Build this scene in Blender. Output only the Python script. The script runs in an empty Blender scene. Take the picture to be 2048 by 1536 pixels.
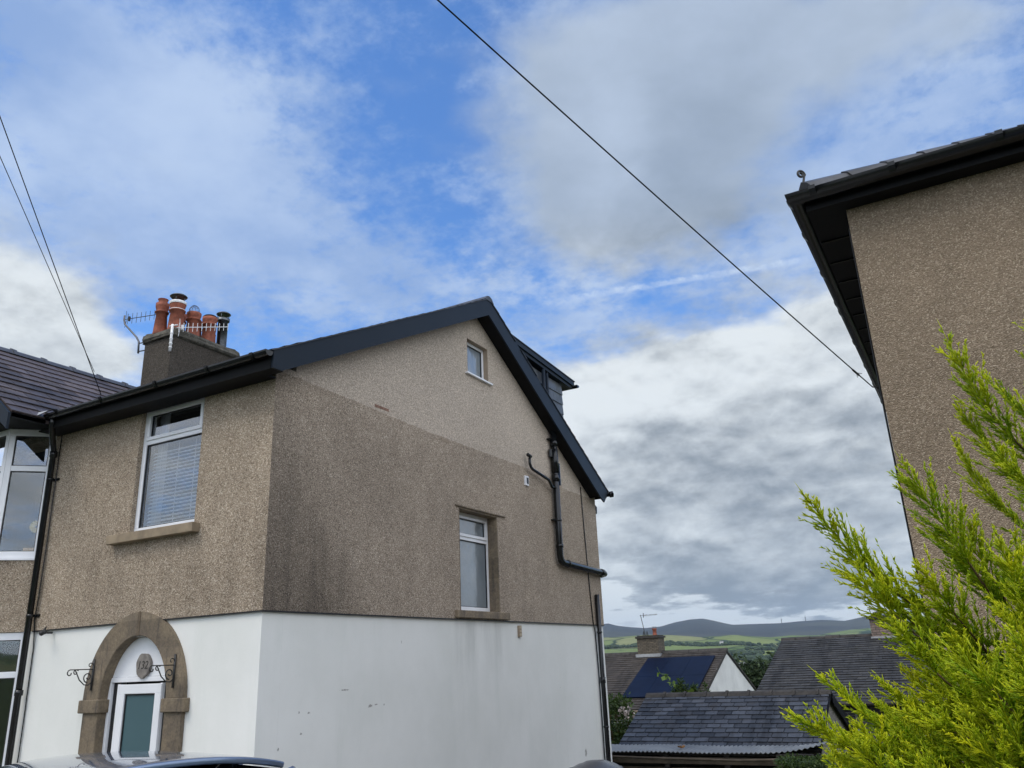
import bpy, math, random
import numpy as np
from mathutils import Vector, Matrix
C = bpy.context.scene.collection
S = bpy.context.scene
R = math.radians
# ------------------------------------------------------------------ camera
cam = bpy.data.cameras.new('camera'); camo = bpy.data.objects.new('camera', cam); C.objects.link(camo)
cam.sensor_width = 36; cam.lens = 1622 / 2048 * 36; cam.clip_end = 40000; cam.clip_start = .05
cF = Vector((-0.45505562, 0.82911368, 0.32479976)); cR = Vector((0.86924052, 0.49276523, -0.04004193)); cU = Vector((0.19324934, -0.2641078, 0.94493479))
m = Matrix((cR, cU, -cF)).transposed().to_4x4(); m.translation = Vector((0, 0, 0))      # eye at the origin, ground at z = -2.1
camo.matrix_world = m
S.camera = camo
S.render.resolution_x = 1024; S.render.resolution_y = 768
S.view_settings.view_transform = 'Standard'; S.view_settings.look = 'None'; S.view_settings.gamma = 1
S.view_settings.exposure = 0.0
GZ = -2.1
# ------------------------------------------------------------------ sky and sun
BL_W=[(0.0935, 0.5053, 0.1317, 0.0579, 0.5), (-0.0421, 0.5288, 0.1071, 0.062, 0.4), (-1.0211, 0.6019, 0.2656, 0.1254, 0.95), (-1.1249, 0.6454, 0.1891, 0.0763, 0.6), (-0.8609, 0.5378, 0.2403, 0.0978, 0.75), (-0.7401, 0.4561, 0.1734, 0.0529, 0.55), (-0.6277, 0.454, 0.1151, 0.036, 0.6), (-1.0412, 0.4426, 0.0976, 0.0576, 0.55), (-0.916, 0.474, 0.1484, 0.0497, 0.5), (0.082, 0.6041, 0.1866, 0.1081, 0.75), (-0.174, 0.4892, 0.1885, 0.094, 0.6), (-0.4542, 0.4074, 0.1251, 0.0365, 0.6), (-0.3259, 0.3666, 0.1478, 0.0422, 0.5), (-0.4934, 0.5596, 0.0424, 0.0405, 0.45), (-0.0917, 0.4325, 0.0823, 0.0875, 0.5), (-0.3983, 0.737, 0.1041, 0.0454, 0.5), (-0.7779, 0.6687, 0.1067, 0.0623, 0.25), (-0.6782, 0.6659, 0.0949, 0.074, -0.25), (-0.5772, 0.6131, 0.1156, 0.1609, -0.35), (-0.9667, 0.3656, 0.0665, 0.0332, -0.3)]
BL_G=[(-0.2965, 0.662, 0.1816, 0.1077, 1.2), (-0.1504, 0.6851, 0.2155, 0.0778, 1.0), (-0.2745, 0.5692, 0.1607, 0.0825, 1.1), (-0.3763, 0.5285, 0.1014, 0.0521, 0.7), (0.0025, 0.6613, 0.1566, 0.0604, 0.75), (0.1283, 0.6279, 0.0915, 0.0485, 0.35), (-0.3376, 0.2517, 0.2318, 0.0847, 1.3), (-0.1244, 0.2811, 0.1684, 0.1134, 1.3), (-0.2536, 0.1436, 0.3476, 0.1405, 1.8), (-0.3497, 0.0633, 0.4478, 0.0632, 1.6), (-1.083, 0.413, 0.0867, 0.0566, 0.65), (-1.0277, 0.3465, 0.1061, 0.0402, 0.9), (-1.1293, 0.3723, 0.0707, 0.0602, 0.65), (-0.7047, 0.1055, 0.8082, 0.0876, 0.9)]
BL_S=[(-0.2445, 0.3091, 0.2328, 0.0415, -0.8), (-0.3911, 0.2864, 0.0565, 0.0733, -0.5), (-0.225, 0.2291, 0.1796, 0.041, 0.6), (-0.1091, 0.337, 0.1062, 0.0283, 0.35), (-0.2507, 0.1667, 0.2139, 0.032, 0.35), (-0.1981, 0.0937, 0.1779, 0.0335, 0.7), (-0.3272, 0.1138, 0.1141, 0.0174, 0.35), (-0.2808, 0.5236, 0.1646, 0.068, 0.8), (-0.2054, 0.6147, 0.1566, 0.0837, 0.5), (-0.3435, 0.6346, 0.0633, 0.106, -0.2), (-0.3087, 0.1772, 0.093, 0.0148, 0.4), (-0.3385, 0.3067, 0.1341, 0.0364, -0.6), (-0.1231, 0.357, 0.1083, 0.0284, -0.5), (-0.3713, 0.1877, 0.0424, 0.018, -1.2), (-0.3523, 0.0979, 0.0639, 0.0162, -0.8), (-0.3046, 0.0525, 0.2619, 0.0146, -3.2), (-0.2338, 0.0765, 0.2148, 0.0123, 0.9), (-0.3425, 0.5834, 0.0551, 0.0668, -0.5), (-1.0532, 0.3482, 0.1144, 0.0423, -0.8), (-1.083, 0.413, 0.0708, 0.0464, -0.5)]
TRAIL_N=(-0.08973, 0.41566, -0.90508)
TRAIL_A=(-0.4392, -0.0972)
HILL1=[(-0.4407, 0.02395), (-0.4115, 0.02327), (-0.3853, 0.02326), (-0.3592, 0.02434), (-0.3306, 0.02306), (-0.2969, 0.01933), (-0.2745, 0.0194), (-0.2605, 0.02039), (-0.2415, 0.01787), (-0.2199, 0.01579), (-0.1982, 0.01691), (-0.1667, 0.01539), (-0.1357, 0.01494), (-0.0858, 0.01349), (-0.0378, 0.01307)]
HILL15=[(-0.4412, 0.0167), (-0.2427, 0.0082), (-0.1665, 0.01645), (-0.1348, 0.02066), (-0.1143, 0.02117), (-0.0946, 0.01961), (-0.0613, 0.01429), (-0.0395, 0.00415)]
HILL2=[(-0.4691, 0.04037), (-0.4103, 0.03952), (-0.4008, 0.04023), (-0.39, 0.03692), (-0.3745, 0.03453), (-0.3584, 0.03268), (-0.341, 0.03355), (-0.3233, 0.03775), (-0.3059, 0.04025), (-0.2917, 0.04065), (-0.2807, 0.03788), (-0.2671, 0.03388), (-0.259, 0.03182), (-0.2287, 0.03139), (-0.207, 0.03082), (-0.1854, 0.03184), (-0.1641, 0.0323), (-0.1384, 0.02983), (-0.1251, 0.03227), (-0.1111, 0.0341), (-0.0868, 0.03528), (-0.0631, 0.03075), (-0.0353, 0.02605), (0.0093, 0.01896)]
SPRAYS=[(-0.318, 1.924, 0.349, 0.001, 2.35, -0.006), (-0.282, 1.98, 0.202, -0.034, 2.3, -0.126), (-0.113, 2.097, 0.43, 0.036, 2.4, 0.062), (0.036, 2.2, 0.766, 0.228, 2.49, 0.388), (0.031, 2.3, 0.593, 0.232, 2.489, 0.259), (0.006, 2.4, 0.533, 0.206, 2.592, 0.209), (-0.385, 1.758, -0.109, -0.18, 2.092, -0.3), (-0.34, 1.869, -0.039, -0.085, 2.198, -0.283), (-0.24, 1.986, -0.056, -0.048, 2.299, -0.295), (-0.165, 2.093, -0.032, -0.026, 2.3, -0.232), (-0.088, 1.898, -0.148, -0.034, 2.2, -0.358), (-0.276, 1.829, -0.133, -0.155, 2.144, -0.355), (-0.245, 2.136, 0.176, 0.013, 2.4, -0.053), (0.092, 2.098, 0.252, 0.095, 2.398, -0.056), (-0.115, 1.997, 0.176, 0.048, 2.4, -0.133), (-0.026, 2.25, 0.334, 0.096, 2.498, -0.023), (0.097, 2.398, 0.69, 0.317, 2.581, 0.364), (0.048, 1.999, 0.224, 0.142, 2.396, -0.112), (-0.175, 1.892, 0.062, 0.025, 2.3, -0.18), (-0.015, 1.8, -0.082, 0.056, 2.199, -0.317), (0.246, 2.287, 0.813, 0.391, 2.57, 0.457), (0.063, 2.149, 0.449, 0.254, 2.487, 0.17), (-0.01, 2.453, -0.213, 0.186, 2.777, -0.611), (0.182, 2.188, -0.127, 0.274, 2.341, -0.356), (-0.028, 2.015, -0.064, 0.205, 2.336, -0.185), (-0.503, 2.636, -0.349, -0.24, 2.992, -0.571), (-0.211, 1.933, -0.308, -0.026, 2.28, -0.584), (-0.002, 2.093, -0.328, 0.096, 2.233, -0.568), (-0.174, 2.064, -0.083, 0.122, 2.245, -0.223), (0.156, 2.414, -0.009, 0.383, 2.505, -0.213), (0.046, 2.097, -0.249, 0.335, 2.318, -0.395), (-0.367, 2.608, -0.414, -0.02, 2.969, -0.676), (-0.081, 2.506, -0.245, 0.26, 2.81, -0.454), (-0.422, 2.292, -0.361, -0.162, 2.655, -0.549), (-0.189, 2.042, -0.3, -0.026, 2.195, -0.504), (-0.009, 2.687, -0.445, 0.224, 2.912, -0.606), (-0.031, 1.803, -0.205, 0.141, 2.127, -0.414), (0.019, 1.851, -0.28, 0.182, 2.052, -0.522), (-0.384, 2.672, -0.327, -0.094, 3.011, -0.589), (0.231, 2.193, 0.007, 0.434, 2.338, -0.237), (-0.191, 2.216, -0.37, -0.076, 2.408, -0.698), (0.071, 2.485, -0.312, 0.347, 2.738, -0.571), (0.011, 2.017, -0.187, 0.234, 2.226, -0.396), (0.088, 2.366, -0.168, 0.383, 2.584, -0.412), (-0.243, 2.353, -0.149, 0.027, 2.664, -0.457), (-0.152, 2.077, -0.113, 0.025, 2.393, -0.446), (0.14, 2.238, -0.157, 0.265, 2.46, -0.528), (-0.33, 2.384, -0.285, -0.212, 2.678, -0.648), (0.112, 2.34, -0.084, 0.289, 2.62, -0.36), (0.003, 2.169, -0.174, 0.231, 2.421, -0.297), (-0.248, 2.184, -0.149, -0.108, 2.352, -0.359), (0.006, 1.751, -0.066, 0.239, 1.937, -0.243), (-0.354, 2.306, -0.272, -0.164, 2.451, -0.447), (-0.073, 2.521, -0.391, 0.075, 2.782, -0.714), (0.002, 2.328, -0.067, 0.141, 2.512, -0.461), (-0.024, 1.965, -0.263, 0.162, 2.132, -0.441), (0.253, 2.302, 0.062, 0.373, 2.453, -0.305), (0.276, 2.671, -0.028, 0.499, 2.865, -0.259), (0.062, 2.009, -0.227, 0.326, 2.321, -0.369), (0.195, 2.682, 0.202, 0.428, 2.83, 0.007), (0.025, 2.456, 0.002, 0.221, 2.576, -0.296), (0.128, 2.028, 0.115, 0.298, 2.245, -0.093), (0.083, 2.181, -0.085, 0.333, 2.49, -0.217), (0.166, 2.15, -0.055, 0.46, 2.356, -0.201), (0.054, 2.115, -0.11, 0.281, 2.297, -0.368), (0.17, 1.805, 0.163, 0.411, 2.082, -0.028), (0.095, 2.613, 0.035, 0.392, 2.723, -0.217), (-0.057, 1.895, -0.044, 0.109, 2.14, -0.244), (-0.208, 1.762, -0.2, -0.085, 2.053, -0.484), (0.171, 2.544, -0.414, 0.301, 2.688, -0.631), (-0.024, 2.028, -0.31, 0.099, 2.355, -0.55), (-0.036, 2.16, -0.188, 0.064, 2.338, -0.429), (0.013, 1.803, -0.008, 0.106, 2.075, -0.26), (-0.295, 2.258, -0.111, -0.031, 2.532, -0.427), (-0.205, 2.232, -0.049, 0.084, 2.373, -0.266), (0.047, 1.836, -0.109, 0.274, 1.949, -0.236), (0.14, 1.772, -0.008, 0.36, 2.027, -0.197), (0.221, 2.665, -0.181, 0.456, 2.905, -0.356), (0.054, 2.332, 0.096, 0.293, 2.503, -0.086), (0.142, 2.555, -0.147, 0.295, 2.773, -0.458), (-0.001, 1.842, -0.059, 0.118, 1.947, -0.273), (0.18, 2.189, -0.01, 0.309, 2.5, -0.227), (0.032, 1.897, 0.03, 0.175, 2.029, -0.13), (0.198, 1.893, 0.198, 0.381, 2.04, 0.053), (-0.436, 2.364, -0.355, -0.126, 2.669, -0.655), (-0.116, 2.023, -0.308, 0.147, 2.29, -0.48), (-0.172, 2.188, -0.355, 0.029, 2.365, -0.542), (0.062, 2.388, -0.189, 0.311, 2.706, -0.362), (0.043, 1.807, 0.027, 0.117, 2.099, -0.18), (-0.073, 1.838, -0.304, 0.074, 1.956, -0.476), (0.165, 1.974, -0.016, 0.239, 2.08, -0.218), (-0.388, 2.097, -0.348, -0.135, 2.361, -0.536), (0.143, 1.761, -0.074, 0.24, 1.987, -0.281), (-0.072, 2.438, -0.075, 0.201, 2.76, -0.341), (0.156, 1.827, 0.149, 0.374, 2.093, 0.03), (0.153, 1.977, 0.102, 0.329, 2.078, -0.012), (-0.111, 2.413, -0.077, 0.1, 2.526, -0.235), (0.105, 2.47, -0.068, 0.25, 2.704, -0.426), (-0.14, 2.438, -0.272, 0.094, 2.715, -0.635), (-0.192, 1.802, -0.2, -0.041, 1.955, -0.349), (-0.246, 2.463, -0.16, -0.031, 2.715, -0.346), (0.091, 2.156, -0.322, 0.235, 2.336, -0.53), (-0.044, 2.253, -0.257, 0.08, 2.395, -0.474), (0.073, 1.861, 0.017, 0.181, 2.034, -0.278), (0.222, 2.469, 0.003, 0.46, 2.775, -0.241), (-0.107, 2.521, -0.402, 0.056, 2.728, -0.635), (-0.393, 2.173, -0.365, -0.103, 2.526, -0.546), (0.013, 2.084, 0.087, 0.141, 2.242, -0.149), (0.168, 2.124, -0.247, 0.285, 2.249, -0.512), (0.124, 1.84, -0.013, 0.328, 2.098, -0.116), (0.253, 2.385, 0.21, 0.409, 2.684, -0.073), (-0.017, 2.236, -0.236, 0.154, 2.478, -0.41), (-0.103, 2.523, -0.188, 0.214, 2.848, -0.507), (0.04, 2.094, -0.134, 0.25, 2.33, -0.399), (0.048, 1.832, -0.029, 0.207, 2.011, -0.16), (-0.043, 2.632, -0.244, 0.125, 2.799, -0.528), (0.083, 2.402, -0.154, 0.227, 2.703, -0.56), (0.091, 2.6, -0.118, 0.368, 2.737, -0.315), (0.207, 2.11, -0.054, 0.355, 2.237, -0.201), (-0.014, 2.117, -0.289, 0.1, 2.242, -0.57), (0.068, 2.592, -0.068, 0.235, 2.735, -0.358), (-0.035, 2.478, -0.337, 0.253, 2.622, -0.517), (0.085, 2.152, -0.277, 0.228, 2.375, -0.532), (0.264, 2.655, 0.142, 0.532, 2.764, -0.096), (-0.025, 2.315, -0.097, 0.206, 2.568, -0.259), (0.037, 2.543, -0.211, 0.35, 2.861, -0.388), (-0.185, 1.959, -0.241, 0.006, 2.242, -0.546), (0.133, 1.894, -0.005, 0.315, 1.997, -0.114), (-0.379, 2.485, -0.231, -0.165, 2.787, -0.624), (0.105, 1.845, -0.279, 0.264, 1.956, -0.506), (-0.098, 1.827, 0.017, 0.065, 2.029, -0.246), (-0.0, 2.106, 0.075, 0.276, 2.361, -0.092), (-0.128, 2.468, -0.389, -0.035, 2.752, -0.684), (0.031, 2.224, -0.315, 0.229, 2.488, -0.517), (0.128, 2.552, -0.087, 0.372, 2.76, -0.292), (-0.195, 1.831, -0.113, 0.013, 2.061, -0.237), (0.184, 1.828, -0.045, 0.389, 1.988, -0.248), (0.131, 2.181, 0.08, 0.368, 2.352, -0.039), (-0.237, 1.816, -0.299, -0.062, 2.0, -0.491), (0.176, 2.116, -0.148, 0.334, 2.394, -0.334), (-0.106, 2.352, -0.089, 0.033, 2.463, -0.424), (-0.445, 2.495, -0.243, -0.135, 2.86, -0.577), (-0.163, 1.884, -0.321, -0.009, 2.186, -0.638), (-0.156, 2.145, -0.346, -0.074, 2.317, -0.61), (0.141, 2.533, -0.33, 0.364, 2.854, -0.501), (-0.234, 1.911, -0.28, -0.165, 2.126, -0.509), (-0.195, 1.884, -0.172, 0.031, 2.124, -0.394), (0.204, 2.352, -0.175, 0.419, 2.52, -0.3), (-0.111, 1.976, 0.005, 0.104, 2.219, -0.289), (-0.202, 2.198, -0.043, -0.071, 2.483, -0.295), (-0.42, 2.292, -0.224, -0.185, 2.622, -0.493), (-0.018, 2.427, -0.35, 0.231, 2.752, -0.602), (0.16, 2.63, -0.421, 0.363, 2.731, -0.584), (-0.133, 2.625, -0.224, 0.087, 2.802, -0.49), (-0.063, 2.219, -0.255, 0.179, 2.455, -0.415), (0.287, 2.437, 0.158, 0.554, 2.56, -0.077), (0.113, 1.98, -0.1, 0.31, 2.127, -0.294), (0.154, 1.874, 0.017, 0.235, 1.98, -0.188), (0.098, 2.531, -0.074, 0.342, 2.735, -0.194), (0.081, 2.65, -0.12, 0.255, 2.768, -0.369), (-0.076, 1.814, -0.102, 0.04, 2.076, -0.398), (0.159, 2.465, 0.176, 0.362, 2.675, 0.009), (0.172, 1.993, 0.0, 0.392, 2.304, -0.135), (-0.093, 1.88, -0.089, 0.033, 2.104, -0.292), (0.063, 1.887, 0.017, 0.25, 2.04, -0.236), (-0.059, 2.379, -0.045, 0.077, 2.583, -0.384), (0.062, 1.995, -0.231, 0.229, 2.174, -0.374), (0.26, 2.646, 0.175, 0.459, 2.749, -0.147), (0.16, 2.547, 0.114, 0.478, 2.757, -0.079), (-0.435, 2.399, -0.398, -0.161, 2.598, -0.649), (0.089, 2.034, 0.042, 0.18, 2.174, -0.171), (0.135, 1.844, -0.187, 0.236, 2.039, -0.433), (0.148, 2.476, -0.366, 0.313, 2.59, -0.546), (0.229, 2.262, -0.057, 0.436, 2.58, -0.267), (-0.116, 2.62, -0.376, 0.157, 2.8, -0.627), (0.156, 2.637, -0.051, 0.392, 2.832, -0.201), (-0.128, 2.016, -0.29, 0.044, 2.306, -0.543), (0.098, 2.408, -0.105, 0.343, 2.671, -0.261), (-0.301, 1.81, -0.315, -0.121, 2.043, -0.45), (-0.023, 1.85, -0.228, 0.213, 2.084, -0.391), (-0.34, 2.042, -0.163, -0.044, 2.317, -0.353), (0.036, 2.018, -0.009, 0.174, 2.195, -0.335), (0.316, 2.421, 0.266, 0.492, 2.494, -0.054), (0.231, 2.137, 0.105, 0.38, 2.43, -0.204), (0.092, 2.424, 0.11, 0.268, 2.666, -0.201), (0.084, 2.257, -0.217, 0.19, 2.471, -0.449), (0.18, 2.362, -0.283, 0.45, 2.525, -0.484), (0.034, 2.163, -0.076, 0.182, 2.333, -0.345), (0.111, 2.169, 0.072, 0.318, 2.423, -0.214), (-0.064, 2.245, 0.034, 0.08, 2.351, -0.255), (0.09, 2.332, -0.221, 0.303, 2.595, -0.533), (0.169, 2.685, -0.129, 0.522, 2.792, -0.303), (-0.244, 2.644, -0.219, -0.017, 2.979, -0.461), (-0.098, 2.181, 0.025, 0.077, 2.474, -0.156), (0.017, 2.577, -0.319, 0.234, 2.897, -0.679), (0.162, 2.583, 0.046, 0.377, 2.842, -0.287), (0.025, 2.548, -0.244, 0.306, 2.723, -0.436), (-0.098, 2.626, -0.408, 0.043, 2.748, -0.697), (0.129, 2.62, -0.006, 0.292, 2.86, -0.337), (-0.076, 2.029, 0.03, 0.04, 2.334, -0.224), (-0.272, 2.429, -0.148, -0.105, 2.643, -0.387), (-0.224, 2.383, -0.298, -0.078, 2.524, -0.569), (-0.024, 2.237, -0.317, 0.11, 2.452, -0.527), (0.281, 2.633, 0.148, 0.54, 2.717, -0.019), (0.064, 2.061, 0.008, 0.36, 2.305, -0.166), (-0.117, 2.018, -0.261, 0.097, 2.185, -0.377), (0.163, 2.548, -0.028, 0.418, 2.765, -0.262), (-0.096, 2.153, -0.127, 0.071, 2.287, -0.362), (-0.144, 2.319, -0.305, 0.087, 2.569, -0.511), (-0.273, 1.807, -0.166, -0.206, 2.074, -0.398), (-0.175, 1.896, -0.111, 0.066, 2.086, -0.236), (0.071, 2.337, -0.028, 0.239, 2.64, -0.402), (-0.168, 2.095, -0.1, 0.148, 2.393, -0.295), (0.169, 2.692, -0.393, 0.435, 2.796, -0.643), (0.056, 1.914, -0.157, 0.215, 2.107, -0.335), (0.212, 2.155, 0.044, 0.458, 2.375, -0.148), (-0.389, 2.19, -0.25, -0.239, 2.458, -0.512), (-0.095, 2.07, -0.286, 0.028, 2.325, -0.545), (-0.288, 1.989, -0.302, -0.034, 2.241, -0.45), (0.149, 1.775, -0.179, 0.323, 1.884, -0.305), (-0.25, 1.795, -0.302, -0.079, 1.938, -0.447), (0.221, 2.484, -0.214, 0.354, 2.634, -0.57), (0.099, 2.555, -0.016, 0.397, 2.842, -0.161), (0.052, 2.114, -0.177, 0.169, 2.351, -0.478), (0.226, 2.302, -0.017, 0.37, 2.466, -0.338), (-0.016, 1.892, -0.232, 0.09, 1.992, -0.436), (0.034, 1.946, -0.07, 0.281, 2.259, -0.275), (0.042, 2.347, -0.197, 0.293, 2.604, -0.488), (-0.069, 2.078, -0.045, 0.218, 2.288, -0.213), (-0.086, 2.324, -0.275, 0.169, 2.584, -0.496), (-0.078, 2.172, -0.088, 0.066, 2.413, -0.313), (-0.148, 1.962, -0.14, -0.025, 2.137, -0.326), (0.19, 2.203, 0.017, 0.407, 2.313, -0.16), (0.022, 2.482, -0.199, 0.262, 2.809, -0.478), (-0.063, 2.098, -0.128, 0.181, 2.347, -0.348), (-0.003, 2.424, -0.155, 0.138, 2.696, -0.531), (-0.259, 2.453, -0.107, -0.096, 2.622, -0.341)]

SUN_AZ, SUN_EL = R(-152), R(54)        # azimuth clockwise from +Y: behind the camera, to the left
w = bpy.data.worlds.new('World'); S.world = w; w.use_nodes = True
nt = w.node_tree; nt.nodes.clear()
class NB:
    """small node-building helper"""
    def __init__(s, nt): s.nt = nt
    def n(s, t, **k):
        o = s.nt.nodes.new(t)
        for a, b in k.items(): setattr(o, a, b)
        return o
    def put(s, sock, v):
        if isinstance(v, (int, float)): sock.default_value = v
        elif isinstance(v, (tuple, list)):
            sock.default_value = tuple(v) if len(v) == len(sock.default_value) else tuple(v) + (1,)
        else: s.nt.links.new(v, sock)
    def m(s, op, a, b=0., c=0., clamp=False):
        o = s.n('ShaderNodeMath', operation=op, use_clamp=clamp)
        for i, v in enumerate((a, b, c)): s.put(o.inputs[i], v)
        return o.outputs[0]
    def vm(s, op, a, b=(0, 0, 0), sc=None):
        o = s.n('ShaderNodeVectorMath', operation=op); s.put(o.inputs[0], a); s.put(o.inputs[1], b)
        if sc is not None: s.put(o.inputs[3], sc)
        return o.outputs['Value'] if op in ('DOT_PRODUCT', 'LENGTH') else o.outputs[0]
    def noise(s, v, sc, det=4, rough=.5, dist=0., dim='3D'):
        o = s.n('ShaderNodeTexNoise', noise_dimensions=dim); s.put(o.inputs['Vector'], v); o.inputs['Scale'].default_value = sc
        o.inputs['Detail'].default_value = det; o.inputs['Roughness'].default_value = rough; o.inputs['Distortion'].default_value = dist
        return o
    def mix(s, f, a, b, blend='MIX'):
        o = s.n('ShaderNodeMix', data_type='RGBA', blend_type=blend, clamp_factor=True)
        s.put(o.inputs[0], f); s.put(o.inputs[6], a); s.put(o.inputs[7], b); return o.outputs[2]
    def ss(s, v, lo, hi, a=0., b=1.):
        o = s.n('ShaderNodeMapRange', interpolation_type='SMOOTHSTEP'); s.put(o.inputs[0], v)
        for i, x in enumerate((lo, hi, a, b)): s.put(o.inputs[i + 1], x)
        return o.outputs[0]
    def lin(s, v, lo, hi, a=0., b=1.):
        o = s.n('ShaderNodeMapRange'); s.put(o.inputs[0], v)
        for i, x in enumerate((lo, hi, a, b)): s.put(o.inputs[i + 1], x)
        return o.outputs[0]
    def comb(s, x, y, z=0.):
        o = s.n('ShaderNodeCombineXYZ')
        for i, v in enumerate((x, y, z)): s.put(o.inputs[i], v)
        return o.outputs[0]
    def sep(s, v):
        o = s.n('ShaderNodeSeparateXYZ'); s.put(o.inputs[0], v); return o.outputs
def build_sky():
    b = NB(nt)
    d = b.n('ShaderNodeTexCoord').outputs['Generated']
    x, y, z = b.sep(d)
    az = b.m('ARCTAN2', x, y); el = b.m('ARCSINE', z)
    zz = b.m('ADD', b.m('MAXIMUM', z, 0.0), .16)
    pl = b.comb(b.m('DIVIDE', x, zz), b.m('DIVIDE', y, zz), 0.)          # a flat cloud layer overhead
    warp = b.noise(pl, 3.2, 5, .6).outputs['Color']
    wx, wy, wz = b.sep(warp)
    warp2 = b.noise(d, 3.0, 3, .5).outputs['Color']; vx, vy, vz = b.sep(warp2)
    azw = b.m('ADD', az, b.m('ADD', b.m('MULTIPLY', b.m('SUBTRACT', wx, .5), .16), b.m('MULTIPLY', b.m('SUBTRACT', vx, .5), .2)))
    elw = b.m('ADD', el, b.m('ADD', b.m('MULTIPLY', b.m('SUBTRACT', wy, .5), .09), b.m('MULTIPLY', b.m('SUBTRACT', vy, .5), .12)))
    def field(bl, A, E):
        tot = 0.
        for (a0, e0, ra, re, amp) in bl:
            dx = b.m('MULTIPLY', b.m('SUBTRACT', A, a0), 1 / ra); dy = b.m('MULTIPLY', b.m('SUBTRACT', E, e0), 1 / re)
            q = b.m('ADD', b.m('MULTIPLY', dx, dx), b.m('MULTIPLY', dy, dy))
            g = b.m('POWER', 2.718, b.m('MULTIPLY', q, -.9))
            tot = b.m('MULTIPLY_ADD', g, amp, tot)
        return tot
    fw = field(BL_W, azw, elw); fg = field(BL_G, azw, elw); fs = field(BL_S, azw, elw)
    # outside the photographed part: broken cloud everywhere, with brightness added towards +X to light the gable
    sun = (math.sin(SUN_AZ) * math.cos(SUN_EL), math.cos(SUN_AZ) * math.cos(SUN_EL), math.sin(SUN_EL))
    inview = b.ss(b.vm('DOT_PRODUCT', d, tuple(cF)), .45, .7)
    away = b.m('SUBTRACT', 1., inview)
    n1 = b.noise(pl, 9.5, 10, .66).outputs[0]      # fine wisps
    n2 = b.noise(pl, 2.6, 8, .56).outputs[0]
    n3 = b.noise(b.comb(b.m('MULTIPLY', az, 4.8), b.m('MULTIPLY', el, 11.), 0.), 1.7, 8, .52, .12).outputs[0]   # banks of cloud seen edge on
    # wisps
    wv = b.m('ADD', b.m('MULTIPLY', fw, .62), b.m('MULTIPLY', b.m('SUBTRACT', n1, .5), 2.2))
    wv = b.m('ADD', wv, b.m('MULTIPLY', b.m('SUBTRACT', n2, .5), 1.1))
    n4 = b.noise(pl, 30., 6, .6).outputs[0]
    wv = b.m('ADD', wv, b.m('MULTIPLY', b.m('SUBTRACT', n4, .5), .9))
    wv = b.m('ADD', wv, b.m('MULTIPLY', away, .35))
    dw = b.ss(wv, -.22, .85, 0., .9)
    # thick cloud
    gv = b.m('ADD', fg, b.m('MULTIPLY', b.m('SUBTRACT', n3, .5), .9))
    gv = b.m('ADD', gv, b.m('MULTIPLY', b.m('SUBTRACT', n2, .5), .7))
    n5 = b.noise(b.comb(b.m('MULTIPLY', az, 8.), b.m('MULTIPLY', el, 13.), 3.), 1.6, 8, .58, .18).outputs[0]
    gv = b.m('ADD', gv, b.m('MULTIPLY', b.m('SUBTRACT', n5, .5), .6))
    gv = b.m('ADD', gv, b.m('MULTIPLY', away, .62))
    hi = b.ss(el, .40, .56)
    dg = b.ss(gv, b.m('MULTIPLY_ADD', hi, -.14, .22), b.m('MULTIPLY_ADD', hi, .35, .85), 0., .96)
    # colours (radiance relative to a Background strength of 0.1)
    sky = b.n('ShaderNodeTexSky', sky_type='NISHITA', sun_disc=False, sun_elevation=SUN_EL, sun_rotation=SUN_AZ, air_density=1.0, dust_density=.4, ozone_density=3.0)
    blue = b.mix(1., sky.outputs[0], b.mix(away, SKYTINT, (1.0, 1.25, 1.6)), 'MULTIPLY')
    wisp = b.mix(b.ss(n2, .35, .7), WISP_A, WISP_B)
    sh = b.m('ADD', b.m('MULTIPLY', fs, .75), b.m('MULTIPLY', b.m('SUBTRACT', n3, .5), b.m('MULTIPLY_ADD', hi, -1.9, 2.3)))
    sh = b.m('ADD', sh, b.m('MULTIPLY', b.m('SUBTRACT', n2, .5), .7))
    sh = b.m('ADD', sh, b.m('MULTIPLY', b.m('SUBTRACT', n5, .5), b.m('MULTIPLY_ADD', hi, -.9, 1.5)))
    up_ = b.noise(b.comb(b.m('MULTIPLY', az, 4.8), b.m('ADD', b.m('MULTIPLY', el, 11.), .16), 0.), 1.7, 8, .52, .12).outputs[0]
    up5 = b.noise(b.comb(b.m('MULTIPLY', az, 8.), b.m('ADD', b.m('MULTIPLY', el, 13.), .14), 3.), 1.6, 8, .58, .18).outputs[0]
    lit = b.m('ADD', b.m('SUBTRACT', n3, up_), b.m('SUBTRACT', n5, up5))      # tops of the banks catch the light, bases are grey
    sh = b.m('ADD', sh, b.m('MULTIPLY', lit, b.m('MULTIPLY_ADD', hi, 2.4, -3.0)))
    shade = b.ss(sh, -1.05, 1.3)
    thick = b.mix(shade, CL_WHITE, CL_GREY)
    thick = b.mix(b.m('MULTIPLY', hi, .8), thick, b.mix(shade, CLH_WHITE, CLH_GREY))
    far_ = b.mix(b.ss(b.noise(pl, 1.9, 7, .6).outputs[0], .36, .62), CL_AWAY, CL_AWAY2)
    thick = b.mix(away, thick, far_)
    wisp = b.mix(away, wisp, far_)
    col = b.mix(dw, blue, wisp)
    col = b.mix(dg, col, thick)
    # condensation trail of an aircraft
    t = b.vm('DOT_PRODUCT', d, TRAIL_N)
    tn = b.noise(d, 90., 4, .6).outputs[0]
    t = b.m('ADD', t, b.m('MULTIPLY', b.m('SUBTRACT', tn, .5), .006))
    ta = b.m('MULTIPLY', b.ss(az, TRAIL_A[0], TRAIL_A[0] + .05), b.ss(az, TRAIL_A[1], TRAIL_A[1] - .03))
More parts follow.
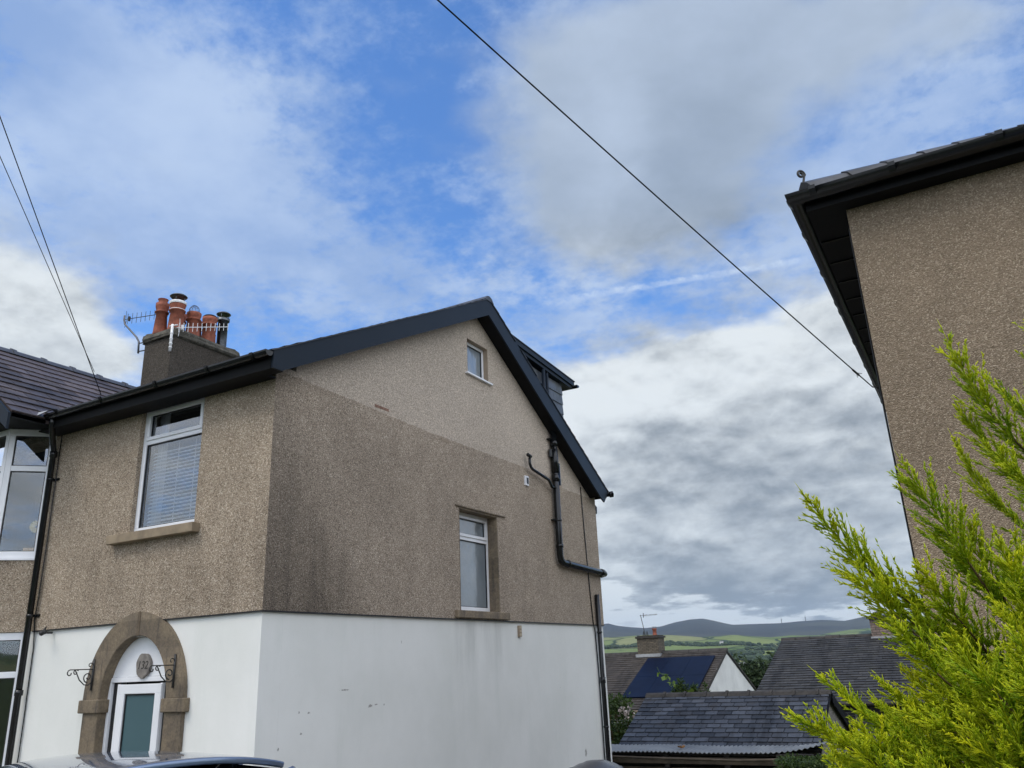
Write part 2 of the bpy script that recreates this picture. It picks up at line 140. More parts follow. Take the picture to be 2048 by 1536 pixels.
    tm = b.m('MULTIPLY', b.m('MULTIPLY', b.ss(b.m('ABSOLUTE', t), .0055, .001), ta), b.lin(tn, .3, .7, .15, 1.))
    col = b.mix(b.m('MULTIPLY', tm, .72), col, (6.2, 7.4, 9.3))
    glow = b.ss(b.vm('DOT_PRODUCT', d, FILL_DIR), -.2, 1., 1., FILL_GAIN)
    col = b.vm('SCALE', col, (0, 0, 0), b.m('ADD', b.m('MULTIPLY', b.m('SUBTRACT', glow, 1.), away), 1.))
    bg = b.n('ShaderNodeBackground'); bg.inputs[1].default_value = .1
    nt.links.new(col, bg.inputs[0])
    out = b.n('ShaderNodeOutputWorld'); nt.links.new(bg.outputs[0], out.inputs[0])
SKYTINT = (1.08, 1.65, 2.25)
CL_AWAY = (5.0, 5.25, 5.4); CL_AWAY2 = (8.9, 8.8, 8.6); FILL_DIR = (.72, -.35, .6)
WISP_A = (2.9, 4.3, 7.2); WISP_B = (5.3, 6.6, 8.8)
CL_WHITE = (8.3, 8.8, 9.0); CL_GREY = (2.4, 2.75, 3.1)
CLH_WHITE = (4.9, 6.1, 8.1); CLH_GREY = (2.8, 3.6, 4.8)
FILL_GAIN = 2.65  # gain of the added fill in the unseen sky, not the sun's own glow
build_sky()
w.cycles.sampling_method = 'MANUAL'; w.cycles.sample_map_resolution = 1024
sl = bpy.data.lights.new('sun', 'SUN'); sl.energy = 1.5; sl.angle = R(25); sl.color = (1, .92, .80)
so = bpy.data.objects.new('sun', sl); C.objects.link(so)
so.rotation_euler = Vector((math.sin(SUN_AZ) * math.cos(SUN_EL), math.cos(SUN_AZ) * math.cos(SUN_EL), math.sin(SUN_EL))).to_track_quat('Z', 'Y').to_euler()

# ------------------------------------------------------------------ tagging and mesh helpers
def tag(o, label=None, cat=None, group=None, kind=None):
    if label: o['label'] = label
    if cat: o['category'] = cat
    if group: o['group'] = group
    if kind: o['kind'] = kind
    return o
def thing(name, label, cat, group=None, loc=(0, 0, 0)):
    o = bpy.data.objects.new(name, None); C.objects.link(o); o.location = loc; o.empty_display_size = .2
    return tag(o, label, cat, group)
class MB:
    def __init__(s): s.v = []; s.f = []; s.t = []; s.c = []
    def add(s, vs, fs, tint=.5):
        k = len(s.v); s.c.append((k, len(s.f))); s.v += [tuple(p) for p in vs]; s.f += [tuple(k + i for i in f) for f in fs]; s.t += [tint] * len(fs); return s
    def box(s, x0, x1, y0, y1, z0, z1, tint=.5):
        return s.add([(x0, y0, z0), (x1, y0, z0), (x1, y1, z0), (x0, y1, z0), (x0, y0, z1), (x1, y0, z1), (x1, y1, z1), (x0, y1, z1)],
                     [(0, 3, 2, 1), (4, 5, 6, 7), (0, 1, 5, 4), (1, 2, 6, 5), (2, 3, 7, 6), (3, 0, 4, 7)], tint)
    def obox(s, c, ax, ay, az, tint=.5):
        """box from its centre and three half-axis vectors"""
        c = Vector(c); ax = Vector(ax); ay = Vector(ay); az = Vector(az)
        vs = [c + i * ax + j * ay + k * az for k in (-1, 1) for (i, j) in ((-1, -1), (1, -1), (1, 1), (-1, 1))]
        return s.add(vs, [(0, 3, 2, 1), (4, 5, 6, 7), (0, 1, 5, 4), (1, 2, 6, 5), (2, 3, 7, 6), (3, 0, 4, 7)], tint)
    def prism(s, poly, axis, a, b, tint=.5):
        """extrude a 2-D polygon; axis 'x': poly=(y,z); 'y': poly=(x,z); 'z': poly=(x,y)"""
        def P(p, q):
            return (q, p[0], p[1]) if axis == 'x' else (p[0], q, p[1]) if axis == 'y' else (p[0], p[1], q)
        n = len(poly)
        vs = [P(p, a) for p in poly] + [P(p, b) for p in poly]
        fs = [tuple(range(n))[::-1], tuple(range(n, 2 * n))] + [(i, (i + 1) % n, n + (i + 1) % n, n + i) for i in range(n)]
        return s.add(vs, fs, tint)
    def tube(s, pts, r, n=8, cap=True, tint=.5):
        pts = [Vector(p) for p in pts]; k = len(pts)
        rr = r if isinstance(r, (list, tuple)) else [r] * k
        vs = []; up = None
        for i, p in enumerate(pts):
            d = (pts[min(i + 1, k - 1)] - pts[max(i - 1, 0)]).normalized()
            if up is None: up = Vector((0, 0, 1)) if abs(d.z) < .9 else Vector((1, 0, 0))
            a = d.cross(up).normalized(); up = a.cross(d).normalized()
            vs += [p + rr[i] * (math.cos(2 * math.pi * j / n) * a + math.sin(2 * math.pi * j / n) * up) for j in range(n)]
        fs = [(i * n + j, i * n + (j + 1) % n, (i + 1) * n + (j + 1) % n, (i + 1) * n + j) for i in range(k - 1) for j in range(n)]
        if cap: fs += [tuple(range(n))[::-1], tuple(range((k - 1) * n, k * n))]
        return s.add(vs, fs, tint)
    def lathe(s, prof, c=(0, 0, 0), n=20, tint=.5):
        """prof = [(r, z)...] about the vertical through c"""
        vs = [(c[0] + r * math.cos(2 * math.pi * j / n), c[1] + r * math.sin(2 * math.pi * j / n), c[2] + z) for r, z in prof for j in range(n)]
        k = len(prof)
        fs = [(i * n + j, i * n + (j + 1) % n, (i + 1) * n + (j + 1) % n, (i + 1) * n + j) for i in range(k - 1) for j in range(n)]
        return s.add(vs, fs, tint)
    def each(s, name, mat=None, parent=None, smooth=False):
        """every add() of this builder becomes an object of its own"""
        out = []; st = s.c + [(len(s.v), len(s.f))]
        for (a, fa), (b_, fb) in zip(st, st[1:]):
            q = MB(); q.v = s.v[a:b_]; q.f = [tuple(i - a for i in f) for f in s.f[fa:fb]]; q.t = s.t[fa:fb]; out.append(q.build(name, mat, parent, smooth))
        return out
    def build(s, name, mat=None, parent=None, smooth=False):
        me = bpy.data.meshes.new(name); me.from_pydata(s.v, [], s.f); 
        if mat: me.materials.append(mat)
        at = me.attributes.new('tint', 'FLOAT', 'FACE'); at.data.foreach_set('value', s.t)
        if smooth: me.polygons.foreach_set('use_smooth', [True] * len(me.polygons))
        me.update(); o = bpy.data.objects.new(name, me); C.objects.link(o)
        if parent:
            o.parent = parent
            if parent.type == 'EMPTY': o.matrix_parent_inverse = Matrix.Translation(-Vector(parent.location))
        return o
def bevel(o, wd=.005, seg=2):
    md = o.modifiers.new('bevel', 'BEVEL'); md.width = wd; md.segments = seg; md.limit_method = 'ANGLE'; md.angle_limit = R(40); return o

# ------------------------------------------------------------------ materials
def mat(name, col=(.5, .5, .5), rough=.6, spec=.5, metal=0., fn=None, coat=0.):
    m = bpy.data.materials.new(name); m.use_nodes = True; t = m.node_tree; p = t.nodes['Principled BSDF']
    p.inputs['Base Color'].default_value = (*col, 1); p.inputs['Roughness'].default_value = rough
    p.inputs['Specular IOR Level'].default_value = spec; p.inputs['Metallic'].default_value = metal; p.inputs['Coat Weight'].default_value = coat
    if fn: fn(NB(t), t, p)
    return m
def grain(col, amt=.2, sc=6., det=5, bump=0., bsc=60., bd=.003, rough=None, sc2=None):
    """gentle mottling plus a fine bump for any plain surface"""
    def fn(b, t, p):
        co = b.n('ShaderNodeTexCoord').outputs['Object']
        n = b.noise(co, sc, det, .6).outputs[0]
        if sc2: n = b.m('MULTIPLY_ADD', b.noise(co, sc2, 3, .6).outputs[0], .5, b.m('MULTIPLY', n, .5))
        c = b.mix(b.ss(n, .25, .75), tuple(x * (1 - amt) for x in col), tuple(min(1, x * (1 + amt)) for x in col))
        t.links.new(c, p.inputs['Base Color'])
        if bump:
            bn = b.n('ShaderNodeBump'); bn.inputs['Strength'].default_value = bump; bn.inputs['Distance'].default_value = bd
            t.links.new(b.noise(co, bsc, 3, .6).outputs[0], bn.inputs['Height']); t.links.new(bn.outputs[0], p.inputs['Normal'])
        if rough: t.links.new(b.lin(n, .3, .7, rough[0], rough[1]), p.inputs['Roughness'])
    return fn
def dash(base, dark, light, stain=None, cell=75., contrast=1., newer=None):
    """pebble-dashed render: small stones of many tones stuck in mortar"""
    def fn(b, t, p):
        co = b.n('ShaderNodeTexCoord').outputs['Object']
        w1 = b.vm('ADD', co, b.vm('SCALE', b.noise(co, 30., 2, .5).outputs['Color'], (0, 0, 0), .02))
        v = b.n('ShaderNodeTexVoronoi'); t.links.new(w1, v.inputs['Vector']); v.inputs['Scale'].default_value = cell
        rnd = b.sep(v.outputs['Color'])[0]
        big = b.noise(co, .9, 5, .6).outputs[0]; med = b.noise(co, 5., 4, .6).outputs[0]
        col = b.mix(b.ss(rnd, .05, .4), dark, base); col = b.mix(b.ss(rnd, .72, .98), col, light)
        col = b.mix(b.ss(v.outputs['Distance'], .35, .75, 0., .5), col, dark)
        tone = b.m('MULTIPLY', b.lin(big, .3, .7, .84, 1.14), b.lin(med, .3, .7, .93, 1.07))
        hgt = v.outputs['Distance']
        if stain: tone = b.m('MULTIPLY', tone, stain(b, co))
        if newer:
            msk = newer(b, co)
            col = b.mix(msk, col, b.mix(b.ss(rnd, .3, 1.), (.40, .335, .27), (.72, .62, .505)))
            tone = b.m('MULTIPLY_ADD', msk, b.m('SUBTRACT', b.lin(big, .3, .7, .92, 1.06), tone), tone)
        col = b.vm('SCALE', col, (0, 0, 0), tone)
        t.links.new(col, p.inputs['Base Color'])
        bn = b.n('ShaderNodeBump', invert=True); bn.inputs['Strength'].default_value = .8; bn.inputs['Distance'].default_value = .009
        t.links.new(hgt, bn.inputs['Height']); t.links.new(bn.outputs[0], p.inputs['Normal'])
    return fn
def slate(cA, cB, moss=(.05, .06, .035), mossamt=.3, rough=(.45, .75)):
    def fn(b, t, p):
        co = b.n('ShaderNodeTexCoord').outputs['Object']
        ti = b.n('ShaderNodeAttribute', attribute_name='tint').outputs['Fac']
        n = b.noise(co, 3., 6, .65).outputs[0]; f = b.noise(co, 25., 4, .6).outputs[0]
        col = b.mix(ti, cA, cB)
        col = b.mix(b.ss(n, .5, .72, 0., mossamt), col, moss)
        st = b.noise(b.vm('MULTIPLY', co, (2.6, .3, .3)), 1.0, 6, .65).outputs[0]
        col = b.mix(b.ss(st, .47, .66, 0., .8), col, tuple(x * .45 for x in cA))
        col = b.vm('SCALE', col, (0, 0, 0), b.lin(f, .25, .75, .75, 1.25))
        t.links.new(col, p.inputs['Base Color']); t.links.new(b.lin(n, .3, .7, *rough), p.inputs['Roughness'])
        bn = b.n('ShaderNodeBump'); bn.inputs['Strength'].default_value = .4; bn.inputs['Distance'].default_value = .004
        t.links.new(f, bn.inputs['Height']); t.links.new(bn.outputs[0], p.inputs['Normal'])
    return fn
def glassmat(name, tint=(1, 1, 1), refl=.9, base=.06):
    m = bpy.data.materials.new(name); m.use_nodes = True; t = m.node_tree; t.nodes.clear(); b = NB(t)
    fr = b.n('ShaderNodeLayerWeight'); fr.inputs[0].default_value = .35
    g = b.n('ShaderNodeBsdfGlossy'); g.inputs['Roughness'].default_value = .015; g.inputs[0].default_value = (.9, .95, 1, 1)
    tr = b.n('ShaderNodeBsdfTransparent'); tr.inputs[0].default_value = (*tint, 1)
    mx = b.n('ShaderNodeMixShader'); t.links.new(b.m('MULTIPLY_ADD', fr.outputs['Fresnel'], refl, base), mx.inputs[0])
    t.links.new(tr.outputs[0], mx.inputs[1]); t.links.new(g.outputs[0], mx.inputs[2])
    # slight waviness of real panes
    co = b.n('ShaderNodeTexCoord').outputs['Object']
    bn = b.n('ShaderNodeBump'); bn.inputs['Strength'].default_value = .06; bn.inputs['Distance'].default_value = .02
    t.links.new(b.noise(co, 1.7, 2, .5).outputs[0], bn.inputs['Height']); t.links.new(bn.outputs[0], g.inputs['Normal'])
    o = b.n('ShaderNodeOutputMaterial'); t.links.new(mx.outputs[0], o.inputs[0]); return m
def gable_stain(b, co):
    x, y, z = b.sep(co)
    n = b.noise(co, 1.3, 6, .65).outputs[0]; n2 = b.noise(b.vm('MULTIPLY', co, (1, 5., .6)), 1.2, 4, .6).outputs[0]
    low = b.m('MULTIPLY', b.ss(b.m('MULTIPLY_ADD', n, .9, z), 2.1, .75), b.ss(b.m('MULTIPLY_ADD', n2, 2.4, y), 9.8, 7.0))        # soot washed down to the near corner
    wd_ = b.ss(z, 3.0, .6, .25, 1.5); cor = b.ss(b.m('ADD', b.m('MULTIPLY', n, 1.0), b.m('SUBTRACT', y, wd_)), 6.75, 5.5)
    k = b.m('MINIMUM', b.m('MULTIPLY_ADD', cor, .8, b.m('MULTIPLY', low, .35)), 1.)
    strk = b.m('MULTIPLY', b.ss(n2, .48, .7), b.ss(z, 2.8, .9))
    return b.m('SUBTRACT', b.m('MULTIPLY_ADD', k, -.52, 1.06), b.m('MULTIPLY', strk, .14))
def newer_render(b, co):
    x, y, z = b.sep(co)
    n = b.noise(co, 9., 4, .7).outputs[0]
    edge = b.m('ADD', b.m('MULTIPLY', b.ss(y, 12.75, 12.8), -.13), b.m('ADD', 3.06, b.m('MULTIPLY', b.ss(y, 6., 9.), -.06)))
    edge = b.m('ADD', edge, b.m('MULTIPLY', b.m('SUBTRACT', n, .5), .07))
    return b.ss(b.m('SUBTRACT', z, edge), -.008, .008)
def front_stain(b, co):
    x, y, z = b.sep(co)
    n = b.noise(b.vm('MULTIPLY', co, (4., 1, .7)), 1.1, 5, .6).outputs[0]
    a = b.m('MULTIPLY', b.ss(n, .45, .7), b.ss(z, 2.6, .8))
    return b.m('MULTIPLY_ADD', a, -.16, 1.)
M = {}
M['dash_front'] = mat('dash_front', rough=.9, spec=.3, fn=dash((.43, .345, .255), (.19, .145, .10), (.74, .64, .51), front_stain, cell=112.))
M['dash_gable'] = mat('dash_gable', rough=.9, spec=.3, fn=dash((.40, .325, .25), (.18, .142, .105), (.70, .60, .48), gable_stain, cell=108., newer=newer_render))
M['dash_right'] = mat('dash_right', rough=.85, spec=.4, fn=dash((.285, .218, .15), (.185, .138, .092), (.46, .375, .275), None, cell=125.))
M['dash_grey'] = mat('dash_grey', rough=.9, fn=dash((.24, .22, .19), (.13, .12, .1), (.45, .43, .4), None))
CHIPS = [(7.585, -0.388, 0.0372, 0.018), (7.689, -0.379, 0.0372, 0.0072), (7.833, -0.387, 0.0124, 0.012), (6.482, -0.381, 0.0093, 0.012), (6.624, -0.395, 0.0186, 0.0108), (6.522, -0.581, 0.0155, 0.012), (6.221, -0.695, 0.0124, 0.018), (8.154, 0.291, 0.0062, 0.021), (7.162, -0.203, 0.0744, 0.0072), (13.124, -1.429, 0.0372, 0.06)]
def paintwall(b, t, p):
    co = b.n('ShaderNodeTexCoord').outputs['Object']
    n = b.noise(co, .8, 6, .6).outputs[0]; s = b.noise(b.vm('MULTIPLY', co, (3., 3., .5)), 1., 5, .65).outputs[0]
    col = b.mix(b.ss(n, .3, .7), (.73, .735, .69), (.81, .81, .77))
    col = b.mix(b.ss(s, .5, .85, 0., .35), col, (.58, .62, .56))
    v = b.n('ShaderNodeTexVoronoi'); t.links.new(co, v.inputs['Vector']); v.inputs['Scale'].default_value = 5.
    chip = b.m('MULTIPLY', b.ss(b.m('ADD', v.outputs['Distance'], b.m('MULTIPLY', b.noise(co, 60., 3, .6).outputs[0], .05)), .06, .045), b.ss(b.noise(co, .9, 2, .5).outputs[0], .62, .66))
    x, y, z = b.sep(co); nn = b.noise(co, 45., 4, .7).outputs[0]; n2 = b.noise(co, 9., 4, .6).outputs[0]; tot = 0.
    for (cy, cz, ry, rz) in CHIPS:     # flakes where the paint has come off, each where it is on the wall
        dy = b.m('MULTIPLY', b.m('SUBTRACT', y, cy), 1 / ry); dz = b.m('MULTIPLY', b.m('SUBTRACT', z, cz), 1 / rz)
        q = b.m('ADD', b.m('MULTIPLY', dy, dy), b.m('MULTIPLY', dz, dz)); tot = b.m('ADD', tot, b.ss(b.m('ADD', q, b.m('MULTIPLY', b.m('SUBTRACT', nn, .5), 5.)), 1., .6))
    tot = b.m('MULTIPLY', b.m('MINIMUM', tot, 1.), b.ss(x, -6.3, -6.2))
    col = b.mix(b.m('MULTIPLY', chip, .8), col, (.08, .07, .06)); col = b.mix(b.m('MULTIPLY', tot, .7), col, (.16, .145, .12))
    run = b.m('MULTIPLY', b.m('MULTIPLY', b.ss(y, 9.25, 9.4), b.ss(y, 10.75, 10.6)), b.m('MULTIPLY', b.ss(z, -.5, .58), b.ss(s, .35, .65)))
    col = b.mix(b.m('MULTIPLY', run, .5), col, (.45, .46, .43))
    spl = b.m('MULTIPLY', b.ss(b.m('MULTIPLY_ADD', n2, .8, z), -1.2, -1.9), .6); col = b.mix(spl, col, (.38, .37, .31))
    t.links.new(col, p.inputs['Base Color'])
    bn = b.n('ShaderNodeBump'); bn.inputs['Strength'].default_value = .25; bn.inputs['Distance'].default_value = .01
    t.links.new(b.noise(co, 4., 6, .65).outputs[0], bn.inputs['Height']); t.links.new(bn.outputs[0], p.inputs['Normal'])
M['white_wall'] = mat('white_wall', rough=.75, fn=paintwall)
def sandstone(b, t, p):
    co = b.n('ShaderNodeTexCoord').outputs['Object']
    n = b.noise(co, 3.2, 7, .7).outputs[0]; f = b.noise(co, 40., 5, .65).outputs[0]; s = b.noise(b.vm('MULTIPLY', co, (9., 9., 1.2)), 1.3, 5, .65).outputs[0]
    col = b.mix(b.ss(n, .38, .62), (.145, .115, .082), (.225, .175, .115))
    col = b.mix(b.ss(s, .5, .68, 0., .65), col, (.075, .062, .05))
    z = b.sep(co)[2]; blk = b.n('ShaderNodeTexWhiteNoise', noise_dimensions='1D'); b.put(blk.inputs[1], b.m('FLOOR', b.m('MULTIPLY', z, 3.4)))
    col = b.vm('SCALE', col, (0, 0, 0), b.m('MULTIPLY', b.lin(f, .25, .75, .7, 1.3), b.lin(blk.outputs[0], 0., 1., .82, 1.2)))
    t.links.new(col, p.inputs['Base Color'])
    bn = b.n('ShaderNodeBump'); bn.inputs['Strength'].default_value = .7; bn.inputs['Distance'].default_value = .006
    t.links.new(b.m('ADD', f, n), bn.inputs['Height']); t.links.new(bn.outputs[0], p.inputs['Normal'])
M['sand'] = mat('sandstone', rough=.85, fn=sandstone)
M['sill'] = mat('sill_stone', rough=.85, fn=grain((.27, .21, .14), .3, 4., 6, .4, 90., .003))
M['reveal'] = mat('reveal_render', rough=.85, fn=grain((.33, .26, .19), .18, 3., 5, .3, 60.))
M['upvc'] = mat('white_upvc', (.82, .83, .85), .25, .5, fn=grain((.80, .81, .83), .04, 2., 3))
M['anthracite'] = mat('anthracite_board', rough=.38, spec=.16, fn=grain((.011, .018, .028), .08, 1.5, 4, rough=(.4, .5)))
M['black_gloss'] = mat('black_plastic', rough=.22, spec=.45, fn=grain((.007, .008, .009), .3, 2., 2, rough=(.20, .25)))
M['soffit'] = mat('black_soffit', rough=.55, spec=.15, fn=grain((.005, .0055, .0065), .2, 3., 3))
M['iron'] = mat('wrought_iron', rough=.6, fn=grain((.03, .03, .03), .4, 30., 4, .4, 120., .002))
M['dark_rubber'] = mat('dark_seal', (.01, .01, .011), .5)
M['terracotta'] = mat('terracotta', rough=.8, fn=grain((.25, .075, .042), .4, 9., 5, .3, 60.))
M['mortar'] = mat('cement', rough=.95, fn=grain((.085, .078, .062), .45, 9., 7, .9, 22., .03))
M['stack'] = mat('stack_render', rough=.95, fn=dash((.062, .05, .038), (.03, .025, .02), (.11, .095, .08), None, cell=60.))
M['alu'] = mat('aluminium', (.6, .6, .6), .35, metal=1., fn=grain((.6, .6, .6), .15, 20.))
M['white_metal'] = mat('white_coated', rough=.4, fn=grain((.75, .75, .76), .15, 20.))
M['slate_purple'] = mat('slate_purple', fn=slate((.040, .030, .030), (.115, .092, .092), (.06, .055, .05), .3, (.4, .6)))
M['slate_grey'] = mat('slate_grey', fn=slate((.017, .019, .024), (.07, .077, .092), (.034, .028, .026), .55, (.5, .7)))
M['slate_old'] = mat('slate_old', fn=slate((.020, .020, .021), (.048, .047, .047), (.032, .034, .024), .5, (.65, .9)))
M['slate_brown'] = mat('slate_brown', fn=slate((.032, .026, .021), (.058, .048, .040), (.035, .03, .018), .5, (.75, .95)))
M['slate_dark'] = mat('slate_dark', fn=slate((.03, .03, .034), (.06, .06, .066), (.04, .045, .03), .2, (.35, .5)))
M['ridge'] = mat('ridge_tile', rough=.5, fn=grain((.055, .062, .08), .3, 5., 5, .3, 50.))
M['ridge_old'] = mat('ridge_old', rough=.85, fn=grain((.04, .036, .032), .45, 7., 6, .6, 40., .01))
M['lead'] = mat('lead_flashing', rough=.55, fn=grain((.32, .33, .34), .25, 6., 5))
M['timber'] = mat('weathered_timber', rough=.85, fn=grain((.115, .09, .065), .4, 4., 6, .5, 40.))
M['darkwood'] = mat('dark_timber', rough=.85, fn=grain((.03, .026, .022), .4, 4., 6, .5, 40.))
M['cor'] = mat('corrugated_sheet', rough=.6, fn=grain((.17, .18, .185), .35, 2.2, 7, .3, 50., rough=(.35, .7)))
M['glass'] = glassmat('window_glass', (.95, .97, 1.), .95, .26)
M['glassdark'] = glassmat('bay_glass', (.8, .86, .88), .9, .12)
M['frost'] = mat('obscure_glass', rough=.12, spec=1., fn=grain((.19, .225, .25), .12, 2., 3, .3, 8., .02), coat=.6)
M['frost_door'] = mat('frosted_door_glass', rough=.35, spec=.5, fn=grain((.06, .115, .13), .05, 1., 2))
M['blind'] = mat('blind', (.86, .88, .9), .5, fn=grain((.86, .88, .9), .04, 3.))
M['curtain'] = mat('curtain', (.75, .77, .8), .9, fn=grain((.75, .77, .8), .08, 12.))
M['room'] = mat('room', (.03, .033, .036), .9, fn=grain((.03, .033, .036), .2, 1.))
M['redbrick'] = mat('brick_patch', rough=.9, fn=grain((.24, .14, .10), .35, 20., 4, .4))
def bricks(c1, c2, mo, sc=1.):
    def fn(b, t, p):
        co = b.n('ShaderNodeTexCoord').outputs['Object']; x, y, z = b.sep(co)
        br = b.n('ShaderNodeTexBrick'); t.links.new(b.comb(b.m('ADD', x, y), z), br.inputs['Vector'])
        br.inputs['Color1'].default_value = (*c1, 1); br.inputs['Color2'].default_value = (*c2, 1); br.inputs['Mortar'].default_value = (*mo, 1)
        br.inputs['Scale'].default_value = 1.; br.inputs['Brick Width'].default_value = .22 * sc; br.inputs['Row Height'].default_value = .075 * sc; br.inputs['Mortar Size'].default_value = .009
        n = b.noise(co, 12., 5, .6).outputs[0]
        t.links.new(b.vm('SCALE', br.outputs[0], (0, 0, 0), b.lin(n, .3, .7, .7, 1.25)), p.inputs['Base Color'])
        bn = b.n('ShaderNodeBump', invert=True); bn.inputs['Strength'].default_value = .6; bn.inputs['Distance'].default_value = .01
        t.links.new(br.outputs['Fac'], bn.inputs['Height']); t.links.new(bn.outputs[0], p.inputs['Normal'])
    return fn
M['brick'] = mat('stack_brick', rough=.9, fn=bricks((.25, .19, .155), (.16, .125, .105), (.10, .085, .075), .95))
M['brick_old'] = mat('stack_brick_old', rough=.95, fn=bricks((.16, .13, .095), (.10, .085, .065), (.05, .045, .035), .85))
M['white_render'] = mat('white_render', rough=.85, fn=grain((.66, .655, .63), .1, 1.2, 6, .2, 20.))
M['solar'] = mat('solar_panel', rough=.5, spec=.12, fn=grain((.003, .007, .022), .2, 2.))
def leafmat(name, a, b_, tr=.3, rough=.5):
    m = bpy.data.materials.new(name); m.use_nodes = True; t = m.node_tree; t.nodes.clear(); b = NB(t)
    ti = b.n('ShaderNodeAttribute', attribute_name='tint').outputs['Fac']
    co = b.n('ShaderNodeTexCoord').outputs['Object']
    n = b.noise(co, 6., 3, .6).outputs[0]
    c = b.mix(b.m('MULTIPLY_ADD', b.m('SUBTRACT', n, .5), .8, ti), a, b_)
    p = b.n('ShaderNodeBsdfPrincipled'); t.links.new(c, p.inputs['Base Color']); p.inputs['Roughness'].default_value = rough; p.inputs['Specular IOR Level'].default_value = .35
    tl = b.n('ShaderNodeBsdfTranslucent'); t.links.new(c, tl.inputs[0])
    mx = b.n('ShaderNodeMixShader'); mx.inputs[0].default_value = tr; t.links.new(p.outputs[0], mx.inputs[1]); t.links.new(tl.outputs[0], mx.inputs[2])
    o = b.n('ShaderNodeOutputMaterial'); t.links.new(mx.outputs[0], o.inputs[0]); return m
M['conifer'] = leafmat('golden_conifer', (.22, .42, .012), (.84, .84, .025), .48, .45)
M['leaf'] = leafmat('leaf_green', (.025, .055, .012), (.09, .14, .03), .25)
M['leaf_far'] = leafmat('leaf_far', (.018, .036, .014), (.045, .07, .025), .1, .8)
M['leaf_lime'] = leafmat('leaf_lime', (.10, .17, .03), (.22, .32, .05), .35)
M['bark'] = mat('bark', rough=.95, fn=grain((.13, .085, .04), .4, 25., 5, .8, 60.))
M['shrub_red'] = mat('twig', rough=.9, fn=grain((.14, .06, .025), .4, 25., 5))
rng = random.Random(11)
def wall(mb, axis, c, th, u0, u1, z0, top, holes=(), breaks=()):
    """wall in the plane axis=c, th = thickness (signed, away from the outside), with rectangular openings (u0,u1,z0,z1)"""
    tf = top if callable(top) else (lambda u: top)
    us = sorted({u0, u1, *breaks, *[h[0] for h in holes], *[h[1] for h in holes]}); us = [u for u in us if u0 <= u <= u1]
    for a, b in zip(us, us[1:]):
        segs = [z0]
        for h in sorted([h for h in holes if h[0] <= a + 1e-6 and h[1] >= b - 1e-6], key=lambda h: h[2]): segs += [h[2], h[3]]
        for k in range(0, len(segs), 2):
            lo = segs[k]; last = k + 1 >= len(segs)
            ta, tb = (tf(a), tf(b)) if last else (segs[k + 1],) * 2
            if max(ta, tb) - lo < .002: continue
            mb.prism([(a, lo), (b, lo), (b, tb), (a, ta)], axis, c, c + th)
    return mb
def slates(mb, O, U, V, W, L, gauge=.2, sw=.25, th=.008, keep=None, seed=1, jit=.006, gap=.007):
    """courses of overlapping slates on the plane O + u U + v V, each with its own tone"""
    rn = random.Random(seed); O = Vector(O); U = Vector(U).normalized(); V = Vector(V).normalized(); N = U.cross(V).normalized()
    if N.z < 0: N = -N
    for i in range(int(math.ceil(L / gauge))):
        v0 = i * gauge; v1 = min(v0 + gauge * 1.12, L); u = -(sw / 2 if i % 2 else 0)
        while u < W:
            a = max(u, 0); w_ = sw * rn.uniform(.94, 1.06); b = min(u + w_, W) - gap; u += w_
            if b - a < .03: continue
            if keep and not keep(O + (a + b) / 2 * U + (v0 + v1) / 2 * V): continue
            j = rn.uniform(-jit, jit); k = rn.uniform(0, th * .8)
            p = [O + a * U + (v0 + j) * V, O + b * U + (v0 + j) * V, O + b * U + v1 * V, O + a * U + v1 * V]
            lo = [p[0] + N * .002, p[1] + N * .002, p[2], p[3]]
            hi = [p[0] + N * (th * 1.9 + k), p[1] + N * (th * 1.9 + rn.uniform(0, th * .8)), p[2] + N * th * .35, p[3] + N * th * .35]
            t = min(1, max(0, rn.gauss(.5, .3)))
            mb.add(lo + hi, [(4, 5, 6, 7), (0, 1, 5, 4), (1, 2, 6, 5), (3, 0, 4, 7)], t)
    return mb
def halfpipe(mb, a, b, r=.058, drop=.0, side=None, n=10, th=.005):
    """half-round gutter from a to b"""
    a = Vector(a); b = Vector(b); d = (b - a).normalized(); s = d.cross(Vector((0, 0, 1))).normalized(); z = Vector((0, 0, 1))
    prof = [(math.cos(t) * r, -math.sin(t) * r * 1.1) for t in np.linspace(0, math.pi, n)] + [(-r + th, .0)] + [(math.cos(t) * (r - th), -math.sin(t) * (r - th) * 1.1) for t in np.linspace(math.pi, 0, n)]
    k = len(prof); vs = [p + x * s + y * z for p in (a, b) for x, y in prof]
    mb.add(vs, [(i, (i + 1) % k, k + (i + 1) % k, k + i) for i in range(k)])
    for p in (a, b):   # stop ends
        e = [p + math.cos(t) * r * s - math.sin(t) * r * 1.1 * z for t in np.linspace(0, math.pi, n)]
        mb.add(e + [q + .006 * d for q in e], [tuple(range(n)), tuple(range(n, 2 * n))])
def gutterband(mb, p, d, r=.064, n=10):
    p = Vector(p); d = Vector(d).normalized(); s = d.cross(Vector((0, 0, 1))).normalized(); z = Vector((0, 0, 1))
    vs = [p + e * .022 * d + math.cos(t) * rr * s - math.sin(t) * rr * 1.1 * z + (.006 * z) for e in (-1, 1) for rr in (r - .008, r + .005) for t in np.linspace(0, math.pi, n)]
    mb.add(vs, [(i, i + 1, n + i + 1, n + i) for i in range(n - 1)] + [(2 * n + i, 2 * n + i + 1, 3 * n + i + 1, 3 * n + i) for i in range(n - 1)]
           + [(n + i, n + i + 1, 3 * n + i + 1, 3 * n + i) for i in range(n - 1)])
